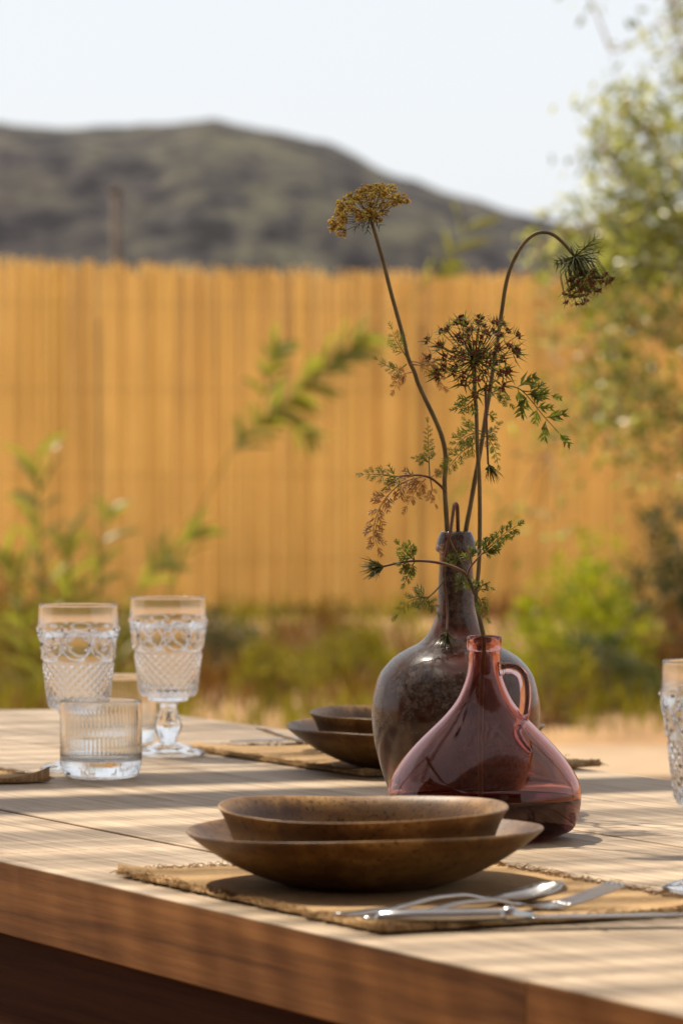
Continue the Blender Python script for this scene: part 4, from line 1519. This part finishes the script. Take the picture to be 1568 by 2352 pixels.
def cane_plant(label, stalks, seed, group=None, sr=.009, wr=.15, side_k=1.0):
    """stalks: (polyline px, Y, leaf count, leaf length m, start)"""
    rr = random.Random(seed)
    b0 = at(*stalks[0][0][0], stalks[0][1])
    root = thing('cane_plant', label, 'plant', (b0.x, b0.y, ground_z(b0.x, b0.y)), group)
    for poly, Y, n, L, start in stalks:
        sp = spline([at(a, b_, Y) for a, b_ in poly], 8)
        st = MB(); st.tube(sp, [sr * (1 - .75 * i / (len(sp) - 1)) for i in range(len(sp))], 6)
        st.build('stalk', MAT['cane_leaf'], root, world=True)
        for k in range(n):
            t = start + (1 - start) * (k + rr.random() * .6) / n
            i = min(len(sp) - 2, int(t * (len(sp) - 1)))
            d = (sp[i + 1] - sp[i]).normalized()
            sg = 1 if k % 2 else -1
            s = Vector((d.z, 0, -d.x)) * sg
            dd = d * rr.uniform(.7, 1.2) + s * rr.uniform(.3, .8) * side_k + Vector((0, rr.uniform(-.6, .6), 0))
            mb = MB(); mb.strap(sp[i], dd, L * rr.uniform(.7, 1.15), L * wr, rr.uniform(.15, .7), side=(rr.uniform(-.5, .5), rr.uniform(-1, 1), rr.uniform(.2, 1)), twist=rr.uniform(-.8, .8))
            mb.build('leaf', MAT['cane_leaf'], root, world=True)
    return root


cane_plant('long leaning cane with green leaves slanting across the reed fence', [
    ([(330, 1560), (400, 1330), (470, 1150), (560, 1000), (680, 905), (800, 810), (930, 690), (1020, 610), (1075, 515)], 17.5, 0, .2, .5),
    ([(545, 1035), (585, 985), (640, 940), (690, 905)], 17.4, 20, .16, .02),
    ([(590, 980), (610, 900), (625, 830), (640, 790)], 17.7, 11, .14, .3),
    ([(680, 905), (740, 850), (790, 810), (835, 770)], 17.5, 22, .17, .02),
    ([(640, 945), (690, 985), (740, 1010)], 17.6, 8, .12, .3),
    ([(960, 665), (1010, 620), (1045, 570), (1080, 505)], 17.5, 8, .16, .1)], 3, sr=.0045, wr=.26, side_k=1.4)
cane_plant('green cane clump with upright leaf blades behind the left goblet', [
    ([(110, 1640), (105, 1450), (95, 1300), (88, 1150), (84, 1040)], 17.0, 20, .20, .10),
    ([(140, 1640), (150, 1450), (160, 1320), (150, 1230)], 17.2, 18, .18, .1),
    ([(70, 1640), (60, 1480), (40, 1340), (10, 1250)], 17.2, 18, .18, .1)], 5, wr=.2)
cane_plant('slender cane leaning right between the left goblets and the fence', [
    ([(190, 1640), (215, 1450), (235, 1260), (258, 1150)], 17.4, 16, .17, .1),
    ([(250, 1640), (280, 1480), (330, 1340), (400, 1270)], 17.8, 17, .17, .1),
    ([(340, 1640), (370, 1430), (420, 1260), (470, 1205)], 18.0, 6, .18, .5)], 8, wr=.19)
cane_plant('thin green shoot standing behind the demijohn neck', [
    ([(1010, 1600), (1030, 1400), (1040, 1230), (1045, 1090)], 18.0, 6, .15, .3),
    ([(1090, 1600), (1110, 1400), (1140, 1230), (1150, 1140)], 18.5, 5, .14, .5)], 12)

# ground cover: dry grass and weeds, one mass nobody could count
rr = random.Random(31)
gc = MB(); dg = MB()
for k in range(15000):
    Yd = 15.2 + 8.0 * rr.random()
    half = Yd * .105 + .5
    x = rr.uniform(-half, half)
    den = noise.noise((x * 1.4, Yd * .8, 4))
    if x > .35 and Yd < 16.6 and rr.random() < .85: continue
    if den < -.1 and rr.random() < .75: continue
    z = ground_z(x, Yd)
    h = rr.uniform(.06, .20) * (1 + .8 * max(0, den))
    d = Vector((rr.uniform(-.5, .5), rr.uniform(-.5, .5), 1))
    (gc if noise.noise((x * .9, Yd * .5, 14)) > -.08 else dg).blade((x, Yd, z - .01), d, h, .011, (rr.uniform(-1, 1), -1, .2), .2, rr.uniform(-.4, .6))
tag(gc.build('ground_cover', MAT['weed_leaf'], smooth=False), 'yellow green weeds and grass covering the ground before the fence', 'grass', kind='stuff')
tag(dg.build('dry_grass', MAT['dry_weed'], smooth=False), 'brown dry grass patches on the ground before the fence', 'grass', kind='stuff')
